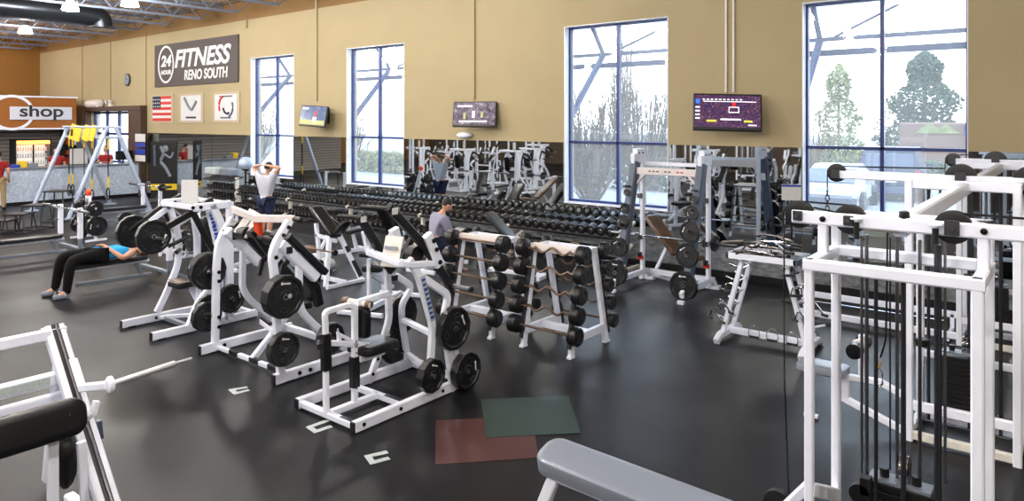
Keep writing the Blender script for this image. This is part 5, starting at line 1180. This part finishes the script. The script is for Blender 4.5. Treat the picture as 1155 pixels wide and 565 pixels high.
x = PY(4.08,1004,300).x; MB().rod([(x,4.08,.9),(x,4.08,2.1)],.0045,'black',6).build('cable', u1)
mb = MB()
for (u,v) in ((966,250),(1055,257)):
    p = PY(Y1-.045,u,v); mb.lathe((p.x,p.y,p.z+.02),(0,0,-1),[(0,.03),(.008,.03),(.008,.012),(.03,.012)],'white',16); mb.rod([(p.x,p.y,p.z),(p.x,p.y,p.z-.09)],.014,'black',12)
mb.build('rod_clamp', u1)
xa = PY(4.08,981,300).x; xb = PY(4.08,1052,300).x; stack(u1,xa,xb,4.08,.12,.84)
mb = MB(); p = PY(3.98,878,568); pulley(mb,mb,V((p.x,3.98,p.z)),.078); mb.bx((p.x-.02,3.95,p.z-.03),(U1X0,4.01,p.z+.0),'white'); mb.build('low_pulley', u1)
mb = MB(); p = PY(3.95,970,556); mb.lathe((p.x,3.95,p.z),(0,1,0),[(-.02,.03),(-.02,.05),(.02,.05),(.02,.03)],'black',18); mb.rod([p+V((0,0,.02)),p+V((.03,0,.06)),p+V((.0,0,.08))],.01,'chrome',8); mb.bx((p.x+.0,3.93,p.z+.0),(p.x+.05,3.99,p.z+.09),'black'); mb.build('low_fitting', u1)
cb = thing('carabiner_cable','thin cable with a chrome carabiner hanging among the guide rods','cable',PY(4.02,992,420))
mb = MB(); mb.rod([PY(4.02,1001,262),PY(4.02,1000,345),PY(4.02,999,385),PY(4.02,993,403)],.005,'black',6,.05); mb.build('cable', cb)
mb = MB(); p = PY(4.02,991.5,426); mb.rod([p+V((0,0,.045)),p+V((-.016,0,.03)),p+V((-.016,0,-.03)),p+V((0,0,-.045)),p+V((.016,0,-.03)),p+V((.016,0,.03)),p+V((0,0,.045))],.005,'chrome',8,.012); mb.build('carabiner', cb); mb = MB(); mb.rod([p+V((0,0,.05)),p+V((.006,0,.085))],.006,'wood',8); mb.build('ferrule', cb)
# connecting beam between units
def conn(y0,y1,label):
    o = MB().tube([(-.72,y0,2.15),(-.72,y1,2.15)],.07,.10,'white').build('connecting_beam'); setp(o,label,'beam'); return o
conn(4.12,7.02,'white overhead beam joining the nearest and second cable stations'); conn(7.16,10.25,'white overhead beam joining the second and third cable stations')
def unit(yc,label,arm_u,arm_v,extra=True):
    X0,X1,yf,yb = -1.12,-.37,yc-.30,yc+.25
    t = thing('cable_station',label,'exercise machine',((X0+X1)/2,yc,0))
    for X in (X0,X1):
        mb = MB(); mb.tube([(X,yf,0),(X,yf,2.20)],.06,.07,'white'); mb.build('front_post', t)
        mb = MB(); mb.tube([(X,yb,0),(X,yb,2.20)],.06,.06,'white'); mb.build('rear_post', t)
        mb = MB(); mb.tube([(X,yf,.06),(X,yb,.06)],.05,.06,'white'); mb.tube([(X,yf,2.17),(X,yb,2.17)],.05,.07,'white'); mb.build('side_bar', t)
    mb = MB(); mb.tube([(X0,yf,.05),(X1,yf,.05)],.05,.07,'white_worn',ref=(0,1,0)); mb.tube([(X0,yf,.30),(X1,yf,.30)],.05,.08,'white',ref=(0,1,0)); mb.tube([(X0,yb,.05),(X1,yb,.05)],.05,.07,'white',ref=(0,1,0)); mb.tube([(X0,yb,.6),(X1,yb,.6)],.05,.06,'white',ref=(0,1,0)); mb.tube([(X0,yf,.30),(X1,yb,.10)],.04,.04,'white',ref=(0,0,1)); mb.build('lower_bar', t)
    mb = MB(); mb.tube([(X0-.03,yf,2.17),(X1+.03,yf,2.17)],.05,.08,'white',ref=(0,1,0)); mb.tube([(X0,yb,2.17),(X1,yb,2.17)],.05,.08,'white',ref=(0,1,0)); mb.build('upper_bar', t)
    p = PY(yc,arm_u,arm_v); mb = MB(); mb.tube([(p.x,yc,2.20),(.55,yc,2.20)],.055,.078,'white',ref=(0,1,0)); mb.build('top_beam', t)
    for x in (p.x,-.78,-.30):
        d_ = MB(); m_ = MB(); z = 2.215 if x==p.x else 2.215; pulley(d_,m_,V((x,yc,z)),.085 if x==p.x else .12); d_.build('pulley', t)
        mb = MB(); mb.bx((x-.04,yc-.045,z-.05),(x+.04,yc-.03,z+.05) if x!=p.x else (x+.03,yc-.03,z+.03),'charcoal'); mb.build('pulley_bracket', t)
    mb = MB(); mb.rod([(p.x,yc,2.275),(-.9,yc,2.29)],.006,'black',6); mb.rod([(p.x-.085,yc,2.2),(p.x-.085,yc,2.06)],.006,'black',6); mb.build('cable', t)
    mb = MB(); 
    for k in range(4): mb.rod([V((p.x-.085+.018*math.cos(a)*(k%2),yc+.018*math.cos(a)*((k+1)%2),2.02-.05*k+.03*math.sin(a))) for a in [2*PI*q/10 for q in range(11)]],.005,'darksteel',6)
    mb.build('chain', t)
    for i,x in enumerate((-1.02,-.93,-.72,-.60,-.50)):
        g = MB(); g.rod([(x,yc-.02*(i%2),.1),(x,yc-.02*(i%2),2.13)],.011 if i%2 else .014,'steel' if i%2 else 'darksteel',10); g.build('guide_rod', t)
    xa = PY(yc,1063,300).x if extra else -.95; stack(t,xa,xa+.30,yc,.22,.72,.13)
    mb = MB(); mb.lathe((X0+.09,yf+.05,.80),(0,0,1),[(0,.05),(.06,.05)],'black',18); mb.build('rubber_stop', t); return t
u2 = unit(7.10,'second white cable station behind the nearest one, with a black weight stack',944,192)
unit(10.35,'third and farthest white cable station by the wall at the right',1075,178,False)
lp = thing('pulldown_seat','white seat frame with black and white thigh rollers left of the second cable station','exercise machine',(-1.7,6.8,0))
mb = MB(); a = PZ(.42,955,405); b2 = PZ(.38,1030,430); mb.tube([(-1.95,6.75,.42),(-1.35,6.85,.42),(-1.15,6.8,.36)],.05,.06,'white',ref=(0,0,1)); mb.tube([(-1.62,6.8,.42),(-1.62,6.8,.22),(-1.15,6.8,.06)],.05,.06,'white',ref=(0,1,0)); mb.tube([(-1.90,6.75,.03),(-1.90,6.75,.42)],.05,.06,'white'); mb.tube([(-1.96,6.75,.02),(-1.84,6.75,.02)],.05,.03,'white',ref=(0,1,0)); mb.tube([(-1.5,6.85,.42),(-1.5,6.85,.80)],.05,.05,'white'); mb.build('frame', lp)
MB().cushion((-1.80,6.75,.48),(.42,.26,.07),'pad_grey').build('seat', lp)
mb = MB(); c = V((-1.52,6.80,.70)); 
for s_ in (0,1): mb.lathe(c+V((.0,-.16+.30*s_,0)),(0,1,0),[(0,.05),(.004,.066),(.10,.066),(.104,.05)],'pad',20); 
mb.lathe(c+V((0,-.056,0)),(0,1,0),[(0,.066),(.10,.066)],'paper',20); mb.build('thigh_roller', lp)
lr = thing('low_row_frame','long white floor frame near the wall, left of the third cable station','exercise machine',(-2.0,10.2,0))
mb = MB(); mb.tube([(-3.0,10.05,.10),(-1.15,10.05,.10)],.06,.08,'white',ref=(0,1,0)); mb.tube([(-3.0,10.55,.24),(-1.15,10.55,.24)],.06,.08,'white',ref=(0,1,0)); mb.tube([(-3.0,10.05,.05),(-3.0,10.6,.05)],.05,.06,'white'); mb.tube([(-3.0,10.55,.05),(-3.0,10.55,.24)],.05,.06,'white'); mb.tube([(-1.25,10.05,.05),(-1.25,10.6,.05)],.05,.06,'white'); mb.tube([(-1.25,10.55,.05),(-1.25,10.55,.24)],.05,.06,'white'); mb.rod([(-2.9,10.3,.2),(-1.3,10.3,.2)],.012,'chrome',8); mb.build('frame', lr)
sgn = thing('instruction_sign','small white sign with a blue header on a post by the fourth window','sign',(PY(10.9,893,217).x,10.9,0)); p = PY(10.9,892.5,217)
MB().box(p,(.27,.02,.24),'paper',Rz(.4)).build('sign_plate', sgn); MB().box(p+V((.006,-.012,.10)),(.27,.004,.03),'mark_blue',Rz(.4),0).build('header', sgn); mb = MB(); mb.rod([(p.x,p.y+.02,0),(p.x,p.y+.02,p.z-.12)],.018,'black'); mb.lathe((p.x,p.y+.02,0),(0,0,1),[(0,.16),(.02,.16),(.03,.03)],'black',16); mb.build('post', sgn)
# ------------------------------------------------------------------ leg press at lower left
lg = thing('leg_press','large white inclined sled machine with a black pad and bare chrome sleeve, lower left corner','exercise machine',(-5.2,1.6,0))
YR = 1.96
top = PY(YR,60,369); bot = PY(YR,121,565); bot = top+(bot-top)*((top.z-.03)/(top.z-bot.z)); dd = (bot-top).normalized(); nrm = V((dd.z,0,-dd.x)) if True else 0
if nrm.z < 0: nrm = -nrm
for (yy,nm) in ((YR,'rail'),(YR-1.05,'rail')):
    o_ = V((0,yy-YR,0)); g = MB(); g.tube([top+o_,bot+o_],.13,.07,'white',ref=(0,1,0)); g.box(top+o_+dd*.02,(.09,.14,.03),'white',Ry(0)); g.build(nm, lg)
    g = MB(); g.rod([top+o_+nrm*.046+V((0,.005,0)),bot+o_+nrm*.046+V((0,.005,0))-dd*.1],.009,'steel',12); g.tube([top+o_+nrm*.036+V((0,.0,0)),bot+o_+nrm*.036-dd*.1],.05,.006,'black',ref=(0,1,0)); g.build('guide_rod', lg)
    g = MB(); g.tube([bot+o_+V((0,0,.04)),V((top.x+.3,yy,.04))],.07,.08,'white',ref=(0,1,0)) if yy==YR else None; g.tube([top+o_+dd*.2,V((top.x-.1,yy,.05))],.07,.07,'white',ref=(0,1,0)); g.build('base_frame', lg)
mb = MB()
mb.tube([PY(YR-.04,56,377),PY(YR-.04,56,377)+V((0,-1.1,0))],.06,.075,'white'); mb.build('upper_cross_bar', lg)
mb = MB(); p = PY(YR-.05,50,379)+V((.034,-.06,0)); mb.bx((p.x,p.y-.42,p.z-.03),(p.x+.003,p.y,p.z+.012),'label_grey',0); mb.build('worn_label', lg)
c0 = PY(YR+.04,84,427); R = Ry(-math.atan2(-dd.z,dd.x)+PI) if False else Matrix(((dd.x,0,nrm.x),(0,1,0),(dd.z,0,nrm.z)))
g = MB(); g.box(c0+V((-.0,0,0)),(.24,.06,.15),'white',R); bolts(g,[],1)
for (a,b3) in ((-.07,.035),(-.02,-.03)): g.lathe(c0+R@V((a,0,b3))+V((0,.03,0)),(0,1,0),[(0,.01),(.006,.01)],'bolt',10)
g.build('carriage_plate', lg)
g = MB(); p = PY(YR,72,424); g.tube([p,p+V((0,-1.1,0))],.07,.09,'white'); q = PY(YR,72,447); g.build('carriage_cross_bar', lg)
g = MB(); g.tube([q,q+V((0,-1.1,0))],.07,.08,'white'); g.build('carriage_lower_bar', lg)
g = MB(); p2 = p+V((.038,-.2,.0)); g.bx((p2.x,p2.y-.30,p2.z-.025),(p2.x+.004,p2.y+.1,p2.z+.03),'label_grey',0); g.build('carriage_label', lg)
g = MB(); a = V((-5.08,2.03,.93)); g.tube([PY(YR+.02,93,437),a],.05,.06,'white',ref=(0,0,1)); g.lathe(a,(.02,1,0),[(-.01,.045),(0,.055),(.02,.055),(.028,.04)],'white',24); g.build('sleeve_arm', lg)
g = MB(); e1 = a+V((0,.02,0)); e2 = PX(-5.08,197,410); e3 = PX(-5.08,216,404.5); g.rod([e1,e2],.022,'sleeve',16); g.rod([e2,e3],.012,'sleeve',12); g.build('loading_sleeve', lg)
# black pad facing the camera
ctr = (PX(-5.03,95,470)+PX(-5.0,0,497))/2; 
g = MB(); c = V((-5.02,1.50,.81)); Rp = Matrix(((.22,0,.975),(0,1,0),(-.975,0,.22)))
Rp = Ry(math.radians(78)); g.cushion(c,(.235,.74,.07),'pad',Rp,rad=.085,n=7); g.build('back_pad', lg)
g = MB()
for (dy,dz) in ((.26,.035),(.27,-.045)): g.lathe(c+V((.036,dy,dz)),(1,0,.1),[(0,.006),(.004,.005)],'steel',8)
g.build('pad_bolt', lg)
g = MB(); g.tube([c+V((-.07,-.35,.02)),c+V((-.07,.36,.0))],.05,.10,'white'); g.tube([c+V((-.07,.2,-.05)),V((-5.14,1.72,.02))],.05,.06,'white'); g.tube([c+V((-.06,.33,-.08)),c+V((-.02,.42,-.02)),c+V((-.02,.44,.05))],.05,.035,'white'); g.tube([V((-5.05,1.85,.62)),V((-5.1,1.9,.02))],.04,.05,'white'); g.build('pad_support', lg)
g = MB(); g.ell((-5.16,1.80,.50),(.07,.07,.20),'black',n=16,k=10,fn=lambda p:V((p.x*(1+.2*math.sin(p.z*30)),p.y,p.z))); bag = g.build('hanging_bag'); setp(bag,'black bag hanging inside the sled machine frame at lower left','bag')
setp(MB().box(PY(YR+.1,112,484),(.05,.03,.13),'slate',Rx(.1)).build('blue_grip_tape'),'blue-grey clip on the rail of the lower-left sled machine','clip')
# ------------------------------------------------------------------ pad at the bottom edge
fb = thing('flat_bench','black bench with window sheen painted grey on its pad, cut off by the bottom edge of the photo','bench',(-2.2,3.75,0))
MB().cushion((-2.05,3.78,.50),(1.40,.27,.11),'pad_grey',Rx(.25)@Ry(.03),rad=.10,n=7).build('bench_pad', fb)  # grey base colour stands in for the window reflection on black vinyl
mb = MB(); mb.tube([(-2.62,3.72,.43),(-1.5,3.72,.41)],.07,.05,'white',ref=(0,1,0)); mb.tube([(-2.62,3.72,.42),(-2.78,3.70,.03)],.06,.08,'white',ref=(0,1,0)); mb.tube([(-2.80,3.45,.03),(-2.80,3.95,.03)],.06,.05,'white'); mb.tube([(-1.5,3.72,.42),(-1.4,3.72,.03)],.06,.08,'white',ref=(0,1,0)); mb.tube([(-1.4,3.45,.03),(-1.4,3.95,.03)],.06,.05,'white'); mb.build('frame', fb)
# ------------------------------------------------------------------ people
def skin_mesh(name, joints, radii, edges, root, m, parent, sub=2):
    keys = []
    for a,b2 in edges:
        for k in (a,b2):
            if k not in keys: keys.append(k)
    me = bpy.data.meshes.new(name); o0 = ORI.get(parent.name, V((0,0,0)))
    me.from_pydata([V(joints[k]) for k in keys], [(keys.index(a),keys.index(b2)) for a,b2 in edges], [])
    o = bpy.data.objects.new(name, me); col.objects.link(o); o.parent = parent
    md = o.modifiers.new('Skin','SKIN'); md.use_smooth_shade = True; md.branch_smoothing = .3
    ly = me.skin_vertices[0].data
    for i,k in enumerate(keys):
        r = radii[k]; ly[i].radius = (r,r) if not hasattr(r,'__len__') else r; ly[i].use_root = (k==root)
    ss = o.modifiers.new('Sub','SUBSURF'); ss.levels = sub; ss.render_levels = sub
    dg = bpy.context.evaluated_depsgraph_get(); m2 = bpy.data.meshes.new_from_object(o.evaluated_get(dg)); o.modifiers.clear(); o.data = m2
    m2.materials.clear(); m2.materials.append(M[m])
    for p in m2.polygons: p.use_smooth = True; p.material_index = 0
    ORI[o.name] = o0.copy(); return o
BASE = dict(pel=(0,0,.95),spi=(0,.01,1.12),che=(0,0,1.34),nec=(0,0,1.50),hd=(0,.01,1.58),
 shL=(-.18,0,1.42),elL=(-.24,-.02,1.14),wrL=(-.24,.10,.92),shR=(.18,0,1.42),elR=(.24,-.02,1.14),wrR=(.24,.10,.92),
 hpL=(-.10,0,.90),knL=(-.11,.02,.50),anL=(-.12,-.02,.09),toL=(-.13,.14,.04),hpR=(.10,0,.90),knR=(.11,.02,.50),anR=(.12,-.02,.09),toR=(.13,.14,.04))
def human(label, loc, yaw, pose, top, legs, hair, shoe='black', sleeve=True, short=False, facedir=(0,1,0), headup=(0,0,1), hairlong=False, pitch=None, bulk=1.0, hem=.07):
    t = thing('person',label,'person',loc); J = dict(BASE); J.update(pose); J = {k:V(v) for k,v in J.items()}
    for k_ in ('shL','shR','hpL','hpR'): J[k_].x *= 1+(bulk-1)*.7
    rad = dict(pel=(.12,.09),spi=(.11,.085),che=(.098,.070),nec=.052,hd=.052,shL=.052,shR=.052,elL=.045,elR=.045,wrL=.030,wrR=.030,hpL=.095,hpR=.095,knL=.062,knR=.062,anL=.042,anR=.042,toL=.032,toR=.032)
    for k_ in rad:
        if k_ not in ('nec','hd','wrL','wrR','anL','anR','toL','toR'): rad[k_] = tuple(x*bulk for x in rad[k_]) if hasattr(rad[k_],'__len__') else rad[k_]*bulk
    E = [('pel','spi'),('spi','che'),('che','nec'),('nec','hd'),('che','shL'),('shL','elL'),('elL','wrL'),('che','shR'),('shR','elR'),('elR','wrR'),('pel','hpL'),('hpL','knL'),('knL','anL'),('anL','toL'),('pel','hpR'),('hpR','knR'),('knR','anR'),('anR','toR')]
    for S_ in 'LR':
        w = J['wr'+S_]; d = (w-J['el'+S_]).normalized(); side = d.cross(V((0,0,1))); 
        if side.length < .1: side = d.cross(V((0,1,0)))
        side.normalize(); up = side.cross(d); J['pa'+S_] = w+d*.07; rad['pa'+S_] = (.036,.022); E.append(('wr'+S_,'pa'+S_))
        for q in range(4):
            a = 'f%d%s'%(q,S_); b3 = 'g%d%s'%(q,S_); L_ = (.045,.055,.05,.038)[q]
            J[a] = J['pa'+S_]+d*L_*.9+side*(q-1.5)*.021; J[b3] = J[a]+d*L_*.7-up*.02; rad[a] = .0095; rad[b3] = .008; E += [('pa'+S_,a),(a,b3)]
        J['t'+S_] = w+d*.05+side*(-.045); J['u'+S_] = J['t'+S_]+d*.035; rad['t'+S_] = .011; rad['u'+S_] = .009; E += [('wr'+S_,'t'+S_),('t'+S_,'u'+S_)]
    skin_mesh('body', J_off(J,t), rad, E, 'pel', 'skin', t)
    K = J_off(J,t)
    # head with face
    f = V(facedir).normalized(); u = V(headup).normalized(); rt = f.cross(u).normalized(); u = rt.cross(f)
    R = Matrix((rt,f,u)).transposed(); hc = J['hd']+u*.09
    def hf(p):
        q = p.copy()
        if p.z < 0: q.x *= 1-.28*min(1,-p.z/.12); q.y = q.y*(1-.12*min(1,-p.z/.12))+.012*min(1,-p.z/.12)
        if p.y > .05 and abs(p.x) < .03 and -.045 < p.z < .02: q.y += .022*(1-abs(p.x)/.03)
        if p.y > .05 and .01 < p.z < .04 and .015 < abs(p.x) < .05: q.y -= .008
        return q
    mb = MB(); mb.ell(hc,(.076,.098,.118),'skin',R,20,16,hf)
    for s_ in (-1,1): mb.ell(hc+R@V((s_*.078,-.005,-.01)),(.012,.02,.03),'skin',R,8,6)
    head_ = mb.build('head', t, True)
    mb = MB()
    for s_ in (-1,1): mb.ell(hc+R@V((s_*.03,.086,.012)),(.012,.008,.006),'black',R,8,5)
    mb.build('eye', head_, True); mb = MB(); mb.ell(hc+R@V((0,.088,-.055)),(.024,.008,.006),'red_cloth',R,10,5); mb.build('mouth', head_, True)
    mb = MB(); mb.ell(hc+R@V((0,-.016,.022)),(.085,.102,.110),hair,R,18,14,lambda p: V((p.x,min(p.y,.055+p.z*.25) if p.z<.07 else p.y,max(p.z,-.07 if p.y<0 else -.01))))
    if hairlong: mb.ell(hc+R@V((0,-.11,-.03)),(.05,.05,.09),hair,R,12,8)
    mb.build('hair', t, True)
    # clothes
    r2 = dict(rad); g = .020
    for k in r2: r2[k] = tuple(x+g for x in r2[k]) if hasattr(r2[k],'__len__') else r2[k]+g
    r2['pel'] = (.15*bulk,.125*bulk); r2['che'] = (.17*bulk,.13*bulk); r2['shL'] = r2['shR'] = .082*bulk; C2 = dict(K); C2['nk'] = K['che'].lerp(K['nec'],.72); r2['nk'] = .095
    te = [('pel','spi'),('spi','che'),('che','nk'),('che','shL'),('che','shR')]
    C2['hem'] = K['pel']+(K['pel']-K['spi']).normalized()*hem; r2['hem'] = (.165*bulk,.135*bulk); te.append(('pel','hem'))
    for S_ in 'LR':
        if sleeve == 'long': C2['c'+S_] = K['el'+S_].lerp(K['wr'+S_],.9); r2['c'+S_] = .042; te += [('sh'+S_,'el'+S_),('el'+S_,'c'+S_)]
        elif sleeve: C2['c'+S_] = K['sh'+S_].lerp(K['el'+S_],.6); r2['c'+S_] = .068; te.append(('sh'+S_,'c'+S_))
    skin_mesh('shirt', C2, r2, te, 'spi', top, t)
    pe = [('pel','hpL'),('pel','hpR')]; r3 = dict(r2); C3 = dict(K); r3['pel'] = (.132*bulk,.108*bulk)
    for S_ in 'LR':
        if short: C3['c'+S_] = K['kn'+S_].lerp(K['hp'+S_],.12); r3['c'+S_] = .088; pe.append(('hp'+S_,'c'+S_))
        else: C3['c'+S_] = K['an'+S_].lerp(K['kn'+S_],-.12); r3['c'+S_] = .058; pe += [('hp'+S_,'kn'+S_),('kn'+S_,'c'+S_)]
    skin_mesh('shorts' if short else 'trousers', C3, r3, pe, 'pel', legs, t)
    for S_ in 'LR':
        C4 = dict(K); C4['he'] = K['an'+S_]-(K['to'+S_]-K['an'+S_]).normalized()*.03; C4['he'].z = K['to'+S_].z; C4['te'] = K['to'+S_]+(K['to'+S_]-C4['he']).normalized()*.05
        skin_mesh('shoe', C4, {'he':.050,'to'+S_:.050,'te':.042,'an'+S_:.055}, [('he','to'+S_),('to'+S_,'te'),('he','an'+S_)], 'he', shoe, t, 1)
    t.rotation_euler = (pitch or 0,0,yaw); return t
def J_off(J,t): return {k:V(v) for k,v in J.items()}
# standing man, arms folded behind the head, back to camera
human('man in a pale grey shirt and navy shorts standing with arms raised behind his head',(-14.3,9.03,0),math.radians(8),
 dict(elL=(-.42,.02,1.66),wrL=(-.16,-.06,1.70),elR=(.42,.02,1.66),wrR=(.16,-.06,1.70),shL=(-.20,0,1.46),shR=(.20,0,1.46),hd=(0,.05,1.56)),'shirt_grey','navy','hair','paper',True,True,facedir=(0,1,-.35),bulk=1.22,hem=.13)
# seated man in hoodie
sb = incline_bench('flat_seat_bench','black bench the man in the grey hoodie sits on',-9.2,9.35,math.radians(10),8)
human('seated man in a pale grey hooded top with bowed dark head, back to the camera',(-9.08,9.12,-.07),math.radians(-25),
 dict(pel=(0,0,.60),spi=(0,.04,.76),che=(0,.10,.98),nec=(0,.16,1.11),hd=(0,.20,1.17),shL=(-.19,.10,1.04),shR=(.19,.10,1.04),elL=(-.26,.20,.80),elR=(.26,.20,.80),wrL=(-.14,.40,.76),wrR=(.14,.40,.76),
 hpL=(-.10,.04,.57),hpR=(.10,.04,.57),knL=(-.18,.44,.52),knR=(.18,.44,.52),anL=(-.18,.46,.09),anR=(.18,.46,.09),toL=(-.19,.62,.04),toR=(.19,.62,.04)),'hoodie','navy','hair','black','long',True,facedir=(0,.8,-.6),headup=(0,.6,.8),bulk=1.28)
# woman lying on the bench (head towards the wall)
human('woman in a bright blue top and black leggings lying on her back on a bench',(-12.22,4.83,0),0,
 dict(pel=(0,-.10,.57),spi=(0,.06,.58),che=(0,.28,.59),nec=(0,.44,.57),hd=(0,.50,.56),shL=(-.18,.36,.58),shR=(.18,.36,.58),elL=(-.30,.14,.53),elR=(.31,.14,.51),wrL=(-.12,-.02,.66),wrR=(.13,.0,.665),
 hpL=(-.10,-.14,.57),hpR=(.10,-.14,.57),knL=(-.16,-.58,.58),knR=(.17,-.56,.57),anL=(-.17,-.66,.10),anR=(.18,-.62,.10),toL=(-.18,-.80,.04),toR=(.20,-.77,.04)),'cyan_top','leggings','hair_brown','pad_grey',False,False,facedir=(0,.1,1),headup=(0,1,-.1),hairlong=True,bulk=1.1,hem=.15)
human('staff member in red shirt and khaki trousers at the left end of the desk',(-25.75,7.15,0),math.radians(70),{},'red_cloth','khaki','hair')
human('dark-haired staff member in red behind the left part of the desk',(-28.2,9.55,0),math.radians(-120),dict(hd=(0,.06,1.56)),'red_cloth','khaki','hair',facedir=(0,1,-.4))
human('broad clerk in a dark red shirt behind the desk near the entrance',(-27.9,11.05,0),math.radians(-140),dict(elL=(-.26,.08,1.16),wrL=(-.16,.3,1.2),elR=(.26,.08,1.16),wrR=(.16,.3,1.2)),'red_cloth','navy','hair')
# ------------------------------------------------------------------ machines across the room, seen in the mirrors
def mirror_copy(src, dx, dy, rz, kind):
    c = copy_tree(src); o = V(src.location); c.location = (o.x+dx, o.y+dy, o.z); c.rotation_euler = (0,0,rz)
    c['label'] = 'white %s across the room, seen reflected in the mirrors'%kind; c['group'] = 'machines reflected in the mirrors'
    return c
for src,kind,pts in ((row,'seated machine',((-9.5,1.0),(-12,1.2),(-19.5,.8),(-22,1.0),(-8.5,-5))),(pull,'lever machine',((-14.5,1.0),(-17,1.0),(-16.2,3.2),(-18.6,3.3),(-21.2,3.2),(-11,-2),(-6,-4),(-19.5,-2.8))),(u2,'cable station',((-19.8,5.0),(-22.5,4.8),(-24.5,2.2),(-10,-3.6),(-13,-2.2),(-16,-2),(-18,-3.8),(-22,-2),(-25,-3),(-14,-6),(-20,-6.5),(-7.5,-7.5),(-11,-7.5))),(hr,'squat rack',((-8,-1.8),(-17,-6),(-23,-6),(-5.5,-9.8)))):
    for (x,y) in pts: mirror_copy(src, x-src.location.x, y-src.location.y, 0, kind)
# ------------------------------------------------------------------ light
w = bpy.data.worlds.new('world'); scene.world = w; w.use_nodes = True; bg = w.node_tree.nodes['Background']
sk = w.node_tree.nodes.new('ShaderNodeTexCoord'); gr = w.node_tree.nodes.new('ShaderNodeValToRGB'); sx_ = w.node_tree.nodes.new('ShaderNodeSeparateXYZ')
w.node_tree.links.new(sk.outputs['Generated'], sx_.inputs[0]); w.node_tree.links.new(sx_.outputs['Z'], gr.inputs['Fac'])
gr.color_ramp.elements[0].color = (.84,.92,1,1); gr.color_ramp.elements[1].color = (.60,.78,1,1); gr.color_ramp.elements[1].position = .7
w.node_tree.links.new(gr.outputs['Color'], bg.inputs['Color']); bg.inputs['Strength'].default_value = WORLD
for k,(a,b2) in enumerate(wins):
    l = bpy.data.lights.new('window_portal','AREA'); l.shape = 'RECTANGLE'; l.size = b2-a; l.size_y = WZ1-WZ0; l.cycles.is_portal = True
    o = bpy.data.objects.new('window_portal', l); col.objects.link(o); o.location = ((a+b2)/2, WY+.3, (WZ0+WZ1)/2); o.rotation_euler = (-PI/2,0,0)
for o in [x for x in bpy.data.objects if x.name.startswith('high_bay_lamp')]:
    l = bpy.data.lights.new('bay_light','POINT'); l.energy = LAMP; l.shadow_soft_size = .16; l.color = (1,.965,.93)
    q = bpy.data.objects.new('bay_light', l); col.objects.link(q); q.parent = o; q.location = (0,0,-.22)
cam = bpy.data.cameras.new('camera'); cam.sensor_width = 36; cam.lens = 36*FPX/1155; cam.shift_y = -(282.5-HOR)/1155; cam.clip_end = 400
co = bpy.data.objects.new('camera', cam); col.objects.link(co); co.location = (0,0,EYE); co.rotation_euler = (PI/2,0,math.asin(CTH)); scene.camera = co
vs_ = scene.view_settings; vs_.view_transform = 'Standard'; vs_.look = 'None'; vs_.gamma = 1; vs_.exposure = EXPO; vs_.use_curve_mapping = False
